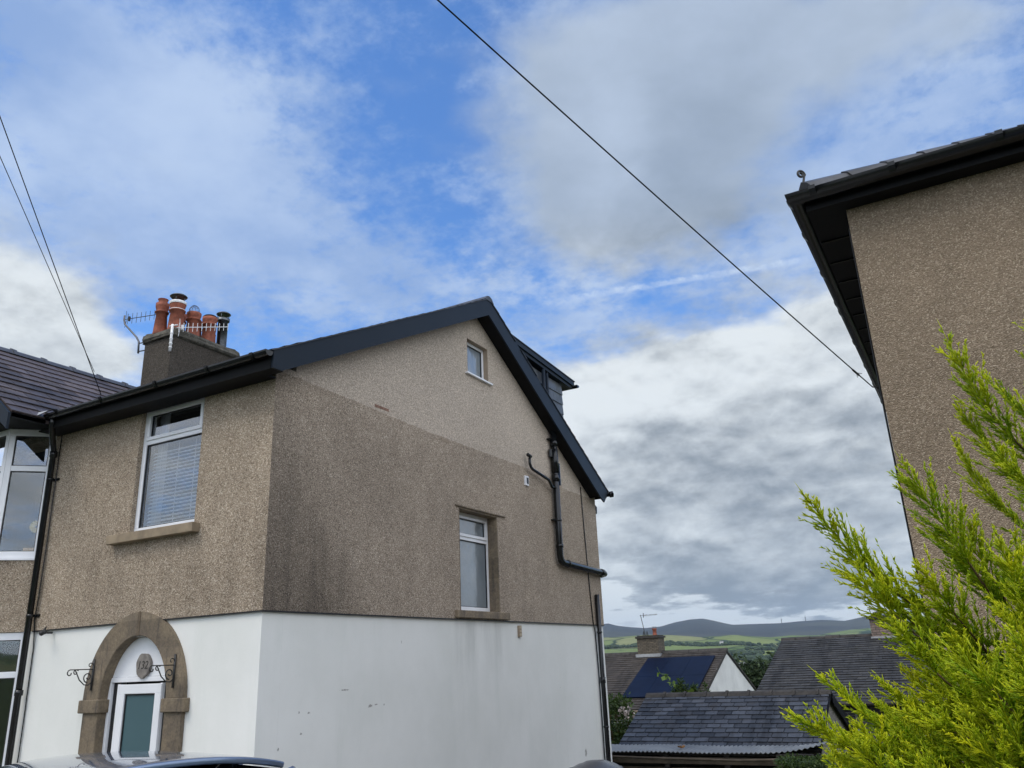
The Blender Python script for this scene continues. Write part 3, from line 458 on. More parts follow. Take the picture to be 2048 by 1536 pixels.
def frame_rect(mb, T, u0, u1, z0, z1, w=.06, d0=0., d1=.05):
    """rectangular frame; T(u, d, z) -> xyz with d the depth behind the outside face"""
    for (a, b, c, e) in ((u0, u1, z1 - w, z1), (u0, u1, z0, z0 + w), (u0, u0 + w, z0 + w, z1 - w), (u1 - w, u1, z0 + w, z1 - w)): tbox(mb, T, a, b, d0, d1, c, e)
def tbox(mb, T, u0, u1, d0, d1, z0, z1):
    vs = [T(u0, d0, z0), T(u1, d0, z0), T(u1, d1, z0), T(u0, d1, z0), T(u0, d0, z1), T(u1, d0, z1), T(u1, d1, z1), T(u0, d1, z1)]
    mb.add(vs, [(0, 3, 2, 1), (4, 5, 6, 7), (0, 1, 5, 4), (1, 2, 6, 5), (2, 3, 7, 6), (3, 0, 4, 7)])
def window(T, u0, u1, z0, z1, parent, cols=1, transom=None, fw=.06, glass='glass', sash=True, dep=.055):
    """white plastic window: window > pane; opening light over a fixed light"""
    mb = MB(); frame_rect(mb, T, u0, u1, z0, z1, fw, 0, dep); us = np.linspace(u0 + fw * .5, u1 - fw * .5, cols + 1)
    for u in us[1:-1]: tbox(mb, T, u - fw / 2, u + fw / 2, .001, dep, z0 + fw, z1 - fw)
    zs = [z0 + fw, z1 - fw]
    panes = []
    for a, b in zip(us, us[1:]):
        a_ = a + fw / 2; b_ = b - fw / 2
        if transom:
            tbox(mb, T, a_, b_, .001, dep, transom - fw * .4, transom + fw * .4)
            if sash: frame_rect(mb, T, a_ + .001, b_ - .001, transom + fw * .4, z1 - fw, .042, -.014, dep - .004)
            panes += [(a_, b_, z0 + fw, transom - fw * .4), (a_ + .042, b_ - .042, transom + fw * .4 + .042, z1 - fw - .042)] if sash else [(a_, b_, z0 + fw, transom - fw * .4), (a_, b_, transom + fw * .4, z1 - fw)]
        else: panes.append((a_, b_, z0 + fw, z1 - fw))
    wdw = bevel(mb.build('window', M['upvc'], parent), .004, 2)
    sb = MB()
    for (a, b, c, e) in panes: frame_rect(sb, T, a - .004, b + .004, c - .004, e + .004, .013, .012, .03)
    sb.build('seal', M['dark_rubber'], wdw)
    for (a, b, c, e) in panes:
        g = MB(); g.add([T(a, .028, c), T(b, .028, c), T(b, .028, e), T(a, .028, e)], [(0, 1, 2, 3)]); g.build('pane', M[glass], wdw)
    return wdw
# ------------------------------------------------------------------ the ground and the hills
def lerp_tab(tab, a): return np.interp(a, [p[0] for p in tab], [p[1] for p in tab])
def terrain():
    az = np.unique(np.concatenate([np.linspace(-math.pi, math.pi, 100), np.linspace(-.62, .12, 260)]))
    rr = np.concatenate([[0.], np.linspace(3, 60, 30), np.geomspace(66, 14000, 130)])
    A, Q = np.meshgrid(az, rr, indexing='ij'); X = np.sin(A) * Q; Y = np.cos(A) * Q
    near = np.interp(Y, [14.6, 16.5, 24, 45, 100, 400, 900], [GZ, -3.7, -5.8, -8., -16., -48., -62.])
    rs = np.random.RandomState(3)
    def wob(f, s): 
        ph = rs.uniform(0, 6.28, 6); k = rs.uniform(.6, 1.5, 6) * f
        return sum(np.sin(A * k[i] * 14 + ph[i]) * np.sin(Q * k[i] / 300. + ph[i - 1]) for i in range(6)) * s / 3
    t1 = lerp_tab(HILL1, A); t15 = lerp_tab(HILL15, A); t2 = lerp_tab(HILL2, A)
    KR = [900, 1250, 1700, 2300, 3000, 3600, 4300, 5200, 8000, 11000, 14000]
    Z = np.zeros_like(Q)
    for i in range(A.shape[0]):
        z1 = t1[i, 0] * 3000; z15 = t15[i, 0] * 4300; z2 = t2[i, 0] * 8000
        kz = [-62, -55, -30, z1 * .25 - 12, z1, z1 - 14, max(z15, z1 * .9), z15 + 6 if z15 > .03 * 4300 else z1 * 1.2, z2, z2 * .8, z2 * .6]
        Z[i] = np.interp(Q[i], KR, kz)
    Z = Z + wob(1., 3.5) * np.clip((Q - 1000) / 800, 0, 1) * np.clip((7600 - Q) / 2000, 0, 1)
    rsn = wob(4., 10.) * np.clip((Q - 4500) / 1500, 0, 1) * np.clip((7900 - Q) / 1200, 0, 1); Z += rsn
    f = np.clip((Q - 400) / 600, 0, 1) * (Y > 100); f = f * f * (3 - 2 * f); Z = near * (1 - f) + Z * f
    back = np.where(Y < 100, np.clip((Q - 60) / 4000, 0, 1) * 120, 0); 
    fr = np.clip((Y + 100) / 400., 0, 1); Z = np.where(Y < 300, near * fr + (near + back) * (1 - fr), Z)
    n0, n1 = A.shape
    vs = np.stack([X, Y, Z], -1).reshape(-1, 3)
    # the ring closes on itself (first and last azimuth coincide)
    fs = [(i * n1 + j, i * n1 + j + 1, (i + 1) * n1 + j + 1, (i + 1) * n1 + j) for i in range(n0 - 1) for j in range(n1 - 1)]
    me = bpy.data.meshes.new('ground'); me.from_pydata(vs.tolist(), [], fs); me.polygons.foreach_set('use_smooth', [True] * len(me.polygons))
    at = me.attributes.new('dist', 'FLOAT', 'POINT'); at.data.foreach_set('value', Q.reshape(-1))
    o = bpy.data.objects.new('ground', me); C.objects.link(o)
    def fn(b, t, p):
        geo = b.n('ShaderNodeNewGeometry'); pos = geo.outputs['Position']; q = b.n('ShaderNodeAttribute', attribute_name='dist').outputs['Fac']
        x, y, z = b.sep(pos)
        pw = b.vm('ADD', pos, b.vm('SCALE', b.noise(pos, .004, 3, .5).outputs['Color'], (0, 0, 0), 90.))
        flat = b.vm('MULTIPLY', pw, (1, .62, 0))
        v = b.n('ShaderNodeTexVoronoi'); t.links.new(flat, v.inputs['Vector']); v.inputs['Scale'].default_value = 1 / 210.
        ve = b.n('ShaderNodeTexVoronoi', feature='DISTANCE_TO_EDGE'); t.links.new(flat, ve.inputs['Vector']); ve.inputs['Scale'].default_value = 1 / 210.
        r1, r2, r3 = b.sep(v.outputs['Color'])
        fld = b.mix(r1, (.085, .135, .035), (.16, .195, .065)); fld = b.mix(b.ss(r2, .7, .8, 0., .7), fld, (.22, .22, .10))
        fld = b.vm('SCALE', fld, (0, 0, 0), b.lin(b.noise(pos, .02, 4, .6).outputs[0], .3, .7, .85, 1.15))
        wood = b.ss(b.noise(pos, .0035, 6, .62).outputs[0], .58, .61)
        edge = b.ss(ve.outputs['Distance'], .034, .018)
        fld = b.mix(edge, fld, (.025, .045, .018)); fld = b.mix(wood, fld, (.02, .04, .018))
        heath = b.mix(b.ss(b.noise(pos, .0014, 7, .65).outputs[0], .4, .65), (.022, .024, .022), (.05, .052, .035))
        col = b.mix(b.ss(b.m('ADD', q, b.m('MULTIPLY', b.noise(pos, .002, 4, .6).outputs[0], 900.)), 4900., 5300.), fld, heath)
        nearc = b.mix(b.noise(pos, 1.5, 6, .6).outputs[0], (.04, .065, .02), (.09, .11, .04))
        col = b.mix(b.ss(q, 60., 300.), nearc, col)
        t.links.new(col, p.inputs['Base Color'])
    me.materials.append(mat('grass_and_heath', rough=.95, spec=.1, fn=fn)); tag(o, kind='structure')
terrain()
def sheet(name, x0, x1, y0, y1, z, m):
    o = MB().add([(x0, y0, z), (x1, y0, z), (x1, y1, z), (x0, y1, z)], [(0, 1, 2, 3)]).build(name, m); return tag(o, kind='structure')
asph = mat('asphalt', rough=.9, fn=grain((.05, .05, .052), .3, 3., 6, .6, 150., .004))
conc = mat('concrete', rough=.9, fn=grain((.22, .21, .19), .2, 2., 6, .3, 80., .003))
sheet('road', -60, 60, -7.5, 1.6, GZ + .004, asph)
tag(MB().box(-60, 60, 1.6, 1.74, GZ - .05, GZ + .12).build('kerb', conc), kind='structure')
tag(MB().box(-60, 60, -7.64, -7.5, GZ - .05, GZ + .12).build('kerb', conc), kind='structure')
sheet('driveway', -6.1, -.34, 1.76, 14.3, GZ + .006, conc)
sheet('front_yard', -20.5, -6.12, 3.6, 5.8, GZ + .006, conc)

# ------------------------------------------------------------------ the semi-detached house
H = thing('semi_detached_house', 'beige pebble-dashed semi with white-painted lower walls, dark gutters and an arched front door', 'house', loc=(-6.1, 5.9, GZ))
XG, YF, YR, XL = -6.1, 5.9, 14.2, -20.7
zf = lambda y: 3.19 + .516 * (y - 5.7); zr = lambda y: 5.44 - .564 * (y - 10.06)
roofz = lambda y: min(zf(y), zr(y))
gt = lambda y: roofz(y) - .07
b = MB()
wall(b, 'x', XG, -.3, YF + .3, YR, .58, gt, [(9.74, 10.35, 4.15, 4.72), (9.42, 10.48, .69, 2.08)], (10.06,))
b.build('gable_wall', M['dash_gable'], H)
b = MB()
wall(b, 'y', YF, .3, XL, XG - .0005, .58, 3.1, [(-8.24, -7.18, 1.54, 3.03), (-12.9, -10.0, .9, 2.95)])
b.build('front_wall', M['dash_front'], H)
b = MB(); b.prism([(YF + .0005, .58), (YF + .2995, .58), (YF + .2995, 3.12), (YF + .0005, 3.12)], 'x', XG, XG - .3); b.build('gable_wall', M['dash_gable'], H)
b = MB(); wall(b, 'y', YR - .3, .3, XL, XG - .3, GZ, 3.0); wall(b, 'x', XL, .3, YF + .3, YR, GZ, gt, (), (10.06,)); b.build('rear_wall', M['dash_front'], H)
b = MB(); wall(b, 'y', YF + .02, .28, XL, XG - .02, GZ, .58, [(-8.41, -7.37, GZ, .42), (-12.9, -10.0, -1.4, .5)])
b.build('painted_front_wall', M['white_wall'], H)
b = MB(); wall(b, 'x', XG - .02, -.28, YF + .3005, YR - .02, GZ, .58)
b.build('painted_gable_wall', M['white_wall'], H)
b = MB(); b.box(-9.8, XG + .009, YF - .009, YF + .02, .566, .5795); b.box(XG - .02, XG + .009, YF + .021, YR, .566, .5795); b.build('drip_shadow_strip', M['dark_rubber'], H)  # dark strip standing in for the shadow line under the dash edge
# floors and inner walls, so the rooms behind the panes are rooms
b = MB(); b.box(XL + .31, XG - .31, YF + .31, YR - .31, .42, .55); b.box(XL + .31, XG - .31, YF + .31, YR - .31, 2.97, 3.02)
b.box(XL + .31, XG - .31, 9.2, 9.3, -2.0, .42); b.box(XL + .31, XG - .31, 9.2, 9.3, .55, 2.97); b.box(-9.3, -9.2, 6.21, 9.2, -2.0, .42); b.box(-9.3, -9.2, 6.21, 9.2, .55, 2.97)
b.build('inner_wall', M['room'], H)
# roof
b = MB()
rf = slates(b, (XL - .2, 5.6, zf(5.6) - .01), (1, 0, 0), (0, 1, .516), 14.85 + .2 + .0, math.hypot(4.46, 2.301), .2, .27, seed=2)
slates(b, (XL - .2, 14.36, zr(14.36) - .01), (1, 0, 0), (0, -1, .564), 15.05, math.hypot(4.3, 2.425), .2, .27, seed=3)
b.prism([(5.62, zf(5.62) - .02), (10.06, 5.425), (14.34, zr(14.34) - .02), (14.34, zr(14.34) - .05), (10.06, 5.36), (5.62, zf(5.62) - .07)], 'x', XL - .18, -5.905)
roof = b.build('roof', M['slate_dark'], H)
b = MB(); x = XL - .2
while x < -5.95:
    b.prism([(9.93, 5.39), (9.99, 5.455), (10.06, 5.475), (10.13, 5.455), (10.19, 5.385)], 'x', x, min(x + .445, -5.86)); x += .45
b.build('ridge_tiles', M['ridge'], roof)
b = MB(); b.prism([(5.632, 2.955), (5.632, 3.16), (10.06, 5.435), (10.045, 5.15), (5.76, 2.955)], 'x', -5.9, -5.872)
b.build('barge_board', M['anthracite'], H)
b = MB(); b.prism([(10.0605, 5.435), (14.27, 3.065), (14.32, 2.99), (14.13, 2.79), (13.97, 2.86), (10.0455, 5.15)], 'x', -5.9, -5.872)
b.build('barge_board', M['anthracite'], H)
b = MB(); b.prism([(5.76, 2.962), (10.04, 5.158), (10.04, 5.2), (5.76, 3.0)], 'x', XG - .01, -5.9); b.prism([(10.05, 5.158), (13.97, 2.87), (13.97, 2.91), (10.05, 5.2)], 'x', XG - .01, -5.9)
b.box(-9.86, XG, 5.64, 5.9, 2.958, 2.975); b.box(XL - .2, -13.15, 5.64, 5.9, 2.958, 2.975); b.box(XG, -5.901, 5.64, 5.80, 2.958, 2.975); b.box(XL, XG - .3, 14.2, 14.3, 2.93, 2.95)
b.build('soffit', M['soffit'], H)
b = MB(); b.box(-9.6, -5.901, 5.625, 5.6395, 2.95, 3.15); b.box(XL - .2, -13.5, 5.625, 5.6395, 2.95, 3.15); b.box(XL - .2, -5.901, 14.3, 14.32, 2.9, 3.06); b.each('fascia', M['soffit'], H)
b = MB(); halfpipe(b, (-5.872, 5.572, 3.125), (-9.6, 5.572, 3.11), .053)
for x in (-6.08, -6.75, -7.57, -8.52, -9.35): gutterband(b, (x, 5.572, 3.12), (1, 0, 0), .059)
g = b.build('gutter', M['black_gloss'], H, True)
b = MB(); halfpipe(b, (-5.80, 14.385, 3.0), (XL, 14.385, 2.97)); b.tube([(-5.8, 14.385, 2.975), (-5.86, 14.385, 2.975)], .06, 12); b.build('gutter', M['black_gloss'], H, True)
# rafter feet at the rear corner
b = MB(); b.prism([(13.72, 2.93), (14.28, 2.62), (14.3, 2.75), (13.72, 3.0)], 'x', -6.14, -6.11); b.build('rafter_end', M['soffit'], H)
# front downpipe with offset at the eaves
def pipe(name, pts, r, parent, bands=(), m='black_gloss'):
    b = MB(); b.tube(pts, r, 14)
    for (p, d, l) in bands:
        p = Vector(p); d = Vector(d).normalized(); b.tube([p - d * l / 2, p + d * l / 2], r + .009, 14)
    return b.build(name, M[m], parent, True)
dp = pipe('downpipe', [(-9.52, 5.6, 3.07), (-9.56, 5.62, 2.98), (-9.76, 5.78, 2.84), (-9.80, 5.83, 2.74), (-9.80, 5.84, GZ)], .036, H,
     [((-9.80, 5.835, 2.70), (0, 0, 1), .07), ((-9.80, 5.84, 2.38), (0, 0, 1), .03), ((-9.80, 5.84, .75), (0, 0, 1), .03), ((-9.80, 5.84, -.1), (0, 0, 1), .06)])
b = MB()
for z in (2.38, .75): b.box(-9.83, -9.70, 5.885, 5.905, z - .015, z + .015)
b.each('bracket', M['black_gloss'], dp)
b = MB(); b.tube([(-9.745, 5.875, 2.95), (-9.75, 5.88, 2.2), (-9.742, 5.88, 1.6), (-9.735, 5.87, .95), (-9.76, 5.875, .72), (-9.752, 5.905, .4), (-9.74, 5.905, -.3), (-9.73, 5.9, -.75), (-9.76, 5.9, -1.4), (-9.76, 5.9, GZ)], .007, 6); b.build('cable', M['black_gloss'], H, True)
# front bedroom window
TF = lambda u, d, z: (u, YF + .055 + d, z)
w1 = window(TF, -8.24, -7.18, 1.545, 3.03, H, transom=2.60, fw=.062)
b = MB(); b.box(-8.50, -7.085, 5.80, 5.955, 1.44, 1.54); bevel(b.build('window_sill', M['sill'], H), .006)
b = MB()
for i in range(21):
    z = 1.64 + i * .042; b.obox((-7.71, 6.05, z), (.44, 0, 0), (0, .012, .0125), (0, -.0008, .0008))
bl = b.build('blind', M['blind'], H)
b = MB()
for x in (-8.0, -7.7, -7.42): b.box(x - .002, x + .002, 6.03, 6.034, 1.6, 2.55)
b.each('blind_cord', M['blind'], bl)
b = MB()
for (x0, x1) in ((-8.2, -8.02), (-7.43, -7.2)):
    n = 16; vs = []
    for i in range(n + 1):
        x = x0 + (x1 - x0) * i / n; vs += [(x, 6.13 + .012 * math.sin(i * 1.9), 1.56), (x, 6.13 + .012 * math.sin(i * 1.9), 2.99)]
    b.add(vs, [(2 * i, 2 * i + 2, 2 * i + 3, 2 * i + 1) for i in range(n)])
b.each('curtain', M['curtain'], H, True)
# small window high in the gable, and the landing window below
TG = lambda u, d, z: (XG - .08 - d, u, z)
window(TG, 9.74, 10.35, 4.155, 4.72, H, fw=.05, glass='frost')
b = MB(); b.box(XG - .08, XG + .045, 9.68, 10.42, 4.125, 4.152); bevel(b.build('window_sill', M['upvc'], H), .004)
def lining(name, m, x0, x1, u0, u1, z0, z1, t=.006, bottom=False):
    b = MB(); b.box(x0, x1, u0, u0 + t, z0, z1); b.box(x0, x1, u1 - t, u1, z0, z1); b.box(x0, x1, u0 + t, u1 - t, z1 - t, z1)
    b.build(name, m, H)
lining('window_reveal', M['reveal'], XG - .0795, XG - .001, 9.741, 10.349, 4.156, 4.719)
TG2 = lambda u, d, z: (XG - .165 - d, u, z)
window(TG2, 9.42, 10.48, .70, 2.08, H, transom=1.70, fw=.06, glass='frost')
lining('window_reveal', M['sand'], XG - .1645, XG - .0005, 9.421, 10.479, .69, 2.079, .02)
b = MB(); b.box(XG - .16, XG + .05, 9.29, 10.68, .592, .689); bevel(b.build('window_sill', M['sand'], H), .008)
b = MB(); b.box(XG - .01, XG + .022, 9.33, 10.70, 2.085, 2.102); b.build('lintel_drip', M['sand'], H)
# vents
v = MB().box(XG - .01, XG + .028, 11.38, 11.50, 2.70, 2.86).build('vent', M['white_metal'], H); bevel(v, .006)
MB().box(XG + .0285, XG + .034, 11.42, 11.475, 2.73, 2.83).build('vent_flap', M['dark_rubber'], v)
v = MB().box(XG - .03, XG + .01, 11.0, 11.075, .36, .52).build('air_brick', M['reveal'], H)
b = MB(); [b.box(XG + .0105, XG + .016, 11.008, 11.067, z, z + .035) for z in (.375, .425, .475)]; b.build('louvre', mat('buff_clay', rough=.8, fn=grain((.5, .42, .30), .1, 20.)), v)
# patches where bricks show at the edge of the newer render
for (y0, y1, z0, z1) in ((7.56, 7.84, 3.065, 3.10), (9.02, 9.2, 2.94, 2.985), (12.55, 12.75, 2.86, 2.89)): MB().box(XG - .01, XG + .003, y0, y1, z0, z1).build('brick_patch', M['redbrick' if y0 < 8 else 'reveal'], H)
# soil pipe and its branches
sp = pipe('soil_pipe', [(-6.025, 12.40, 4.25), (-6.025, 12.40, 1.66), (-6.025, 12.42, 1.59), (-6.025, 12.49, 1.555), (-6.025, 14.16, 1.50), (-6.03, 14.24, 1.49), (-6.12, 14.28, 1.48)], .056, H,
          [((-6.025, 12.40, 3.60), (0, 0, 1), .1), ((-6.025, 12.40, 3.28), (0, 0, 1), .42), ((-6.025, 12.40, 2.98), (0, 0, 1), .12), ((-6.025, 12.40, 2.25), (0, 0, 1), .03), ((-6.025, 12.40, 1.82), (0, 0, 1), .05),
           ((-6.025, 12.68, 1.549), (0, 1, -.03), .06), ((-6.025, 14.10, 1.502), (0, 1, -.03), .1)])
b = MB(); b.tube([(-6.025, 11.47, 3.16), (-6.025, 11.47, 3.06), (-6.02, 11.50, 3.0), (-6.02, 11.56, 2.98), (-6.02, 12.12, 2.90), (-6.02, 12.22, 2.80), (-6.02, 12.36, 2.80)], .024, 10); b.tube([(-6.02, 11.40, 3.2), (-6.02, 11.5, 3.18)], .03, 8)
b.build('branch_pipe', M['black_gloss'], sp, True)
b = MB()
for z in (3.66, 2.25): b.box(-6.1, -6.03, 12.27, 12.40, z - .012, z + .012)
b.each('pipe_clip', M['black_gloss'], sp)
b = MB(); b.box(-6.02, -5.98, 12.47, 12.5, 2.86, 3.25); b.build('access_plate', M['black_gloss'], sp)
b = MB(); b.tube([(-6.05, 12.30, 3.47), (-6.05, 12.30, 3.34)], .035, 10); b.build('valve', M['black_gloss'], sp)
pipe('waste_pipe', [(-6.055, 13.87, 1.10), (-6.055, 13.87, GZ)], .040, H, [((-6.055, 13.87, .45), (0, 0, 1), .03), ((-6.055, 13.87, -.35), (0, 0, 1), .1), ((-6.055, 13.87, -1.1), (0, 0, 1), .03)])
b = MB(); b.tube([(-6.088, 13.55, 3.02), (-6.09, 13.57, 2.6), (-6.088, 13.60, 2.0), (-6.088, 13.65, 1.2), (-6.088, 13.70, .62), (-6.1, 13.78, .45), (-6.1, 13.82, -.2), (-6.1, 13.82, GZ)], .009, 6); b.build('cable', M['black_gloss'], H, True)
# dormer on the rear slope
D = MB().prism([(10.3, 5.33), (14.0, 5.105), (14.0, 5.255), (10.3, 5.48)], 'x', -6.33, -12.2).build('dormer', M['anthracite'], H)
MB().prism([(10.3, 5.395), (14.06, 5.165), (14.06, 5.255), (10.3, 5.49)], 'x', -6.30, -6.328).build('fascia', M['anthracite'], D)
MB().prism([(10.3, 5.4905), (14.08, 5.2605), (14.08, 5.275), (10.3, 5.505)], 'x', -6.285, -12.2).build('roof', M['slate_dark'], D)
b = MB(); b.prism([(11.0, 5.22), (13.66, 5.09), (13.66, 3.5), (11.0, 4.9)], 'x', -6.42, -12.1); b.build('cheek', M['slate_dark'], D)
b = MB()
for i in range(9):
    z = 3.3 + i * .2
    y = 10.8 + (i % 2) * .13
    while y < 13.66:
        y1 = min(y + .26, 13.69); q = rng.gauss(.5, .25)
        b.add([(-6.421, y, z), (-6.421, y1, z), (-6.421, y1, z + .22), (-6.421, y, z + .22), (-6.396, y, z), (-6.396, y1 , z), (-6.414, y1, z + .22), (-6.414, y, z + .22)], [(4, 5, 6, 7), (0, 4, 5, 1), (1, 5, 6, 2), (0, 3, 7, 4)], min(1, max(0, q + .3))); y += .264
b.build('hung_slates', mat('hung_slate', fn=slate((.05, .055, .06), (.085, .093, .10), rough=(.3, .5))), D)
b = MB(); halfpipe(b, (-6.25, 14.13, 5.20), (-12.2, 14.13, 5.18), .05); b.build('gutter', M['black_gloss'], D, True)
b = MB(); b.tube([(-6.34, 12.78, 5.16), (-6.34, 12.78, 3.9)], .035, 10); b.tube([(-6.34, 12.92, 5.12), (-6.34, 12.92, 3.8)], .028, 10); b.each('vent_pipe', M['anthracite'], D, True)
TD = lambda u, d, z: (u, 13.69 - d, z)
window(TD, -11.5, -8.0, 3.9, 5.0, H, 4, None, .06, 'glassdark')
# chimney on the party wall
b = MB(); b.box(-13.8, -13.0, 9.76, 11.42, 4.6, 6.47); st = b.build('chimney', M['stack'], H)
b = MB(); n = 44
def rrect(x0, x1, y0, y1, r, k):
    out = []
    for (cx, cy, a0) in ((x1 - r, y1 - r, 0), (x0 + r, y1 - r, 90), (x0 + r, y0 + r, 180), (x1 - r, y0 + r, 270)):
        for j in range(k): t = R(a0 + 90 * j / (k - 1)); out.append((cx + r * math.cos(t), cy + r * math.sin(t)))
    return out
lay = [(0.0, 6.40, .02), (.045, 6.42, .05), (.06, 6.47, .08), (.05, 6.54, .1), (.01, 6.59, .12), (-.10, 6.63, .14), (-.2, 6.66, .12)]
vs = []; k = 8
for (g_, z, r) in lay:
    pr = rrect(-13.8 - g_, -13.0 + g_, 9.76 - g_, 11.42 + g_, max(r, .02), k); 
    for i, (x, y) in enumerate(pr): q = .016 * math.sin(i * 2.3 + z * 40) + .012 * math.sin(i * .9 + z * 17); vs.append((x + q, y + q * .7, z + (.02 * math.sin(i * .7) + rng.uniform(-.008, .008)) * (z > 6.41)))
m_ = 4 * k; b.add(vs, [(i * m_ + j, i * m_ + (j + 1) % m_, (i + 1) * m_ + (j + 1) % m_, (i + 1) * m_ + j) for i in range(len(lay) - 1) for j in range(m_)] + [tuple(range((len(lay) - 1) * m_, len(lay) * m_))])
b.build('flaunching', M['mortar'], st)
def potprof(h, r0, r1, lip): return [(r0, 0), (r0, .04), (r0 * .97, .06), (r1, h * .68), (r1 + .03, h * .70), (r1 + .034, h * .73), (r1 + .01, h * .75), (r1 + .012, h * .8), (r1 + lip, h * .9), (r1 + lip, h), (r1 - .03, h), (r1 - .03, h * .9)]
def pot(x, y, h, r0=.15, r1=.115, lip=.028, z=6.60): return MB().lathe(potprof(h, r0, r1, lip), (x, y, z), 22).build('chimney_pot', M['terracotta'], st, True)
def lid(x, y, z, r=.17):
    b = MB(); b.lathe([(r * .92, .0), (r, .012), (r * .8, .04), (r * .35, .062), (0.001, .068)], (x, y, z + .10), 20); b.lathe([(0.001, 0), (r * .92, 0)], (x, y, z + .10), 20)
    for j in range(4): t = j * math.pi / 2 + .5; b.tube([(x + .115 * math.cos(t), y + .115 * math.sin(t), z - .01), (x + .13 * math.cos(t), y + .13 * math.sin(t), z + .105)], .009, 5)
    b.lathe([(.135, -.05), (.14, 0), (.12, .0), (.12, -.05)], (x, y, z), 18)
    return b.build('cowl', M['alu'] if False else mat('cowl_steel', (.12, .13, .14), .35, metal=.8, fn=grain((.12, .13, .14), .3, 9.)), st, True)
pot(-13.60, 9.92, .70, .14, .105); MB().lathe([(.10, 0), (.11, .02), (.085, .04), (.095, .10), (.105, .11), (.075, .12), (.075, .0)], (-13.60, 9.92, 7.29), 18).build('cowl', M['terracotta'], st, True)
pot(-13.2, 9.98, .64, .165, .13); lid(-13.2, 9.98, 7.27, .175)
b = MB(); b.lathe([(.165, 0), (.17, .02), (.17, .05), (.16, .06), (.15, .06)], (-13.2, 9.98, 7.20), 20); b.lathe([(.155, 0), (.162, .01), (.157, .02)], (-13.2, 9.98, 7.06), 20); b.build('clamp', M['white_metal'], st, True)
pot(-13.60, 10.35, .62); pot(-13.2, 10.39, .56, .15, .12)
b = MB()
for j in range(6):
    t = j * math.pi / 6; b.tube([(-13.2 + .105 * math.cos(a) * math.cos(t), 10.39 + .105 * math.cos(a) * math.sin(t), 7.21 + .13 * math.sin(a)) for a in np.linspace(-.35, math.pi + .35, 16)], .004, 4)
b.tube([(-13.2 + .10 * math.cos(a), 10.39 + .10 * math.sin(a), 7.25) for a in np.linspace(0, 6.28, 18)], .004, 4)
b.build('bird_guard', mat('guard_wire', (.08, .08, .09), .4, metal=.7), st, True)
pot(-13.60, 10.78, .60); pot(-13.2, 10.80, .60, .155, .125)
MB().lathe([(.145, 0), (.15, .02), (.12, .045), (0.001, .055)], (-13.2, 10.80, 7.20), 20).build('cowl', M['soffit'], st, True)
pot(-13.60, 11.14, .58, .14, .11)
MB().lathe([(.105, 0), (.105, .62), (.135, .64), (.135, .67), (.10, .67), (.10, .6)], (-13.2, 11.15, 6.62), 22).build('steel_flue', mat('flue_steel', (.07, .075, .08), .25, metal=.8, fn=grain((.07, .075, .08), .4, 5.)), st, True)
lid(-13.2, 11.15, 7.30, .155)
# canted bay with its own gabled roof
bay = [(-9.87, 5.9), (-10.27, 5.5), (-12.73, 5.5), (-13.13, 5.9)]
b = MB(); b.prism(bay, 'z', .575, 1.405); B = b.build('bay', M['dash_front'], H)
MB().prism([(-9.875, 5.9), (-10.272, 5.507), (-12.728, 5.507), (-13.125, 5.9)], 'z', GZ, -1.3).build('bay_base', M['white_wall'], B)
def edgeT(p, q):
    p = Vector((*p, 0)); q = Vector((*q, 0)); d = (q - p).normalized(); n = Vector((d.y, -d.x, 0)) if (Vector((d.y, -d.x, 0)).y > 0) else Vector((-d.y, d.x, 0))
    return (lambda u, dd, z: tuple(p + d * u + n * (.02 + dd) + Vector((0, 0, z)))), (q - p).length
for (p, q, cols) in ((bay[0], bay[1], 1), (bay[1], bay[2], 3), (bay[2], bay[3], 1)):
    T, L = edgeT(p, q)
    window(T, .0, L, 1.43, 3.045, H, cols, 2.54, .085 if cols == 1 else .07, 'glassdark', sash=False)
    window(T, .0, L, -1.27, .57, H, cols, .10, .085 if cols == 1 else .07, 'glassdark', sash=False)
b = MB(); b.prism([(-9.86, 5.9), (-10.26, 5.465), (-12.74, 5.465), (-13.14, 5.9)], 'z', 1.406, 1.43); b.prism([(-9.86, 5.9), (-10.26, 5.465), (-12.74, 5.465), (-13.14, 5.9)], 'z', -1.3, -1.271); b.each('window_sill', M['upvc'], B)
MB().prism([(-9.9, 5.9), (-10.29, 5.55), (-12.7, 5.55), (-13.1, 5.9)], 'z', .60, 1.40).build('inner_lining', M['room'], B)
b = MB()
kx = lambda p: p.z > zf(p.y) - .06
slates(b, (-9.60, 5.13, 3.06), (0, 1, 0), (-1.9, 0, 1.46), 4.0, math.hypot(1.9, 1.46), .19, .27, .009, kx, 7)
slates(b, (-13.40, 5.13, 3.06), (0, 1, 0), (1.9, 0, 1.46), 4.0, math.hypot(1.9, 1.46), .19, .27, .009, kx, 8)
b.prism([(-9.60, 3.045), (-11.5, 4.505), (-13.40, 3.045), (-13.40, 3.0), (-11.5, 4.42), (-9.60, 3.0)], 'y', 5.14, 5.9)
b.prism([(-9.9, 3.26), (-11.5, 4.49), (-13.10, 3.26)], 'y', 5.9, 7.4) if False else None
wr = b.build('bay_roof', M['slate_purple'], H)
b = MB(); b.add([(-9.6, 5.14, 3.04), (-11.5, 5.14, 4.50), (-11.5, 8.2, 4.50), (-9.6, 5.5, 3.04)], [(0, 1, 2, 3)]); b.add([(-13.4, 5.14, 3.04), (-11.5, 5.14, 4.50), (-11.5, 8.2, 4.50), (-13.4, 5.5, 3.04)], [(0, 1, 2, 3)]); b.build('roof_deck', M['soffit'], wr)
b = MB(); y = 5.14
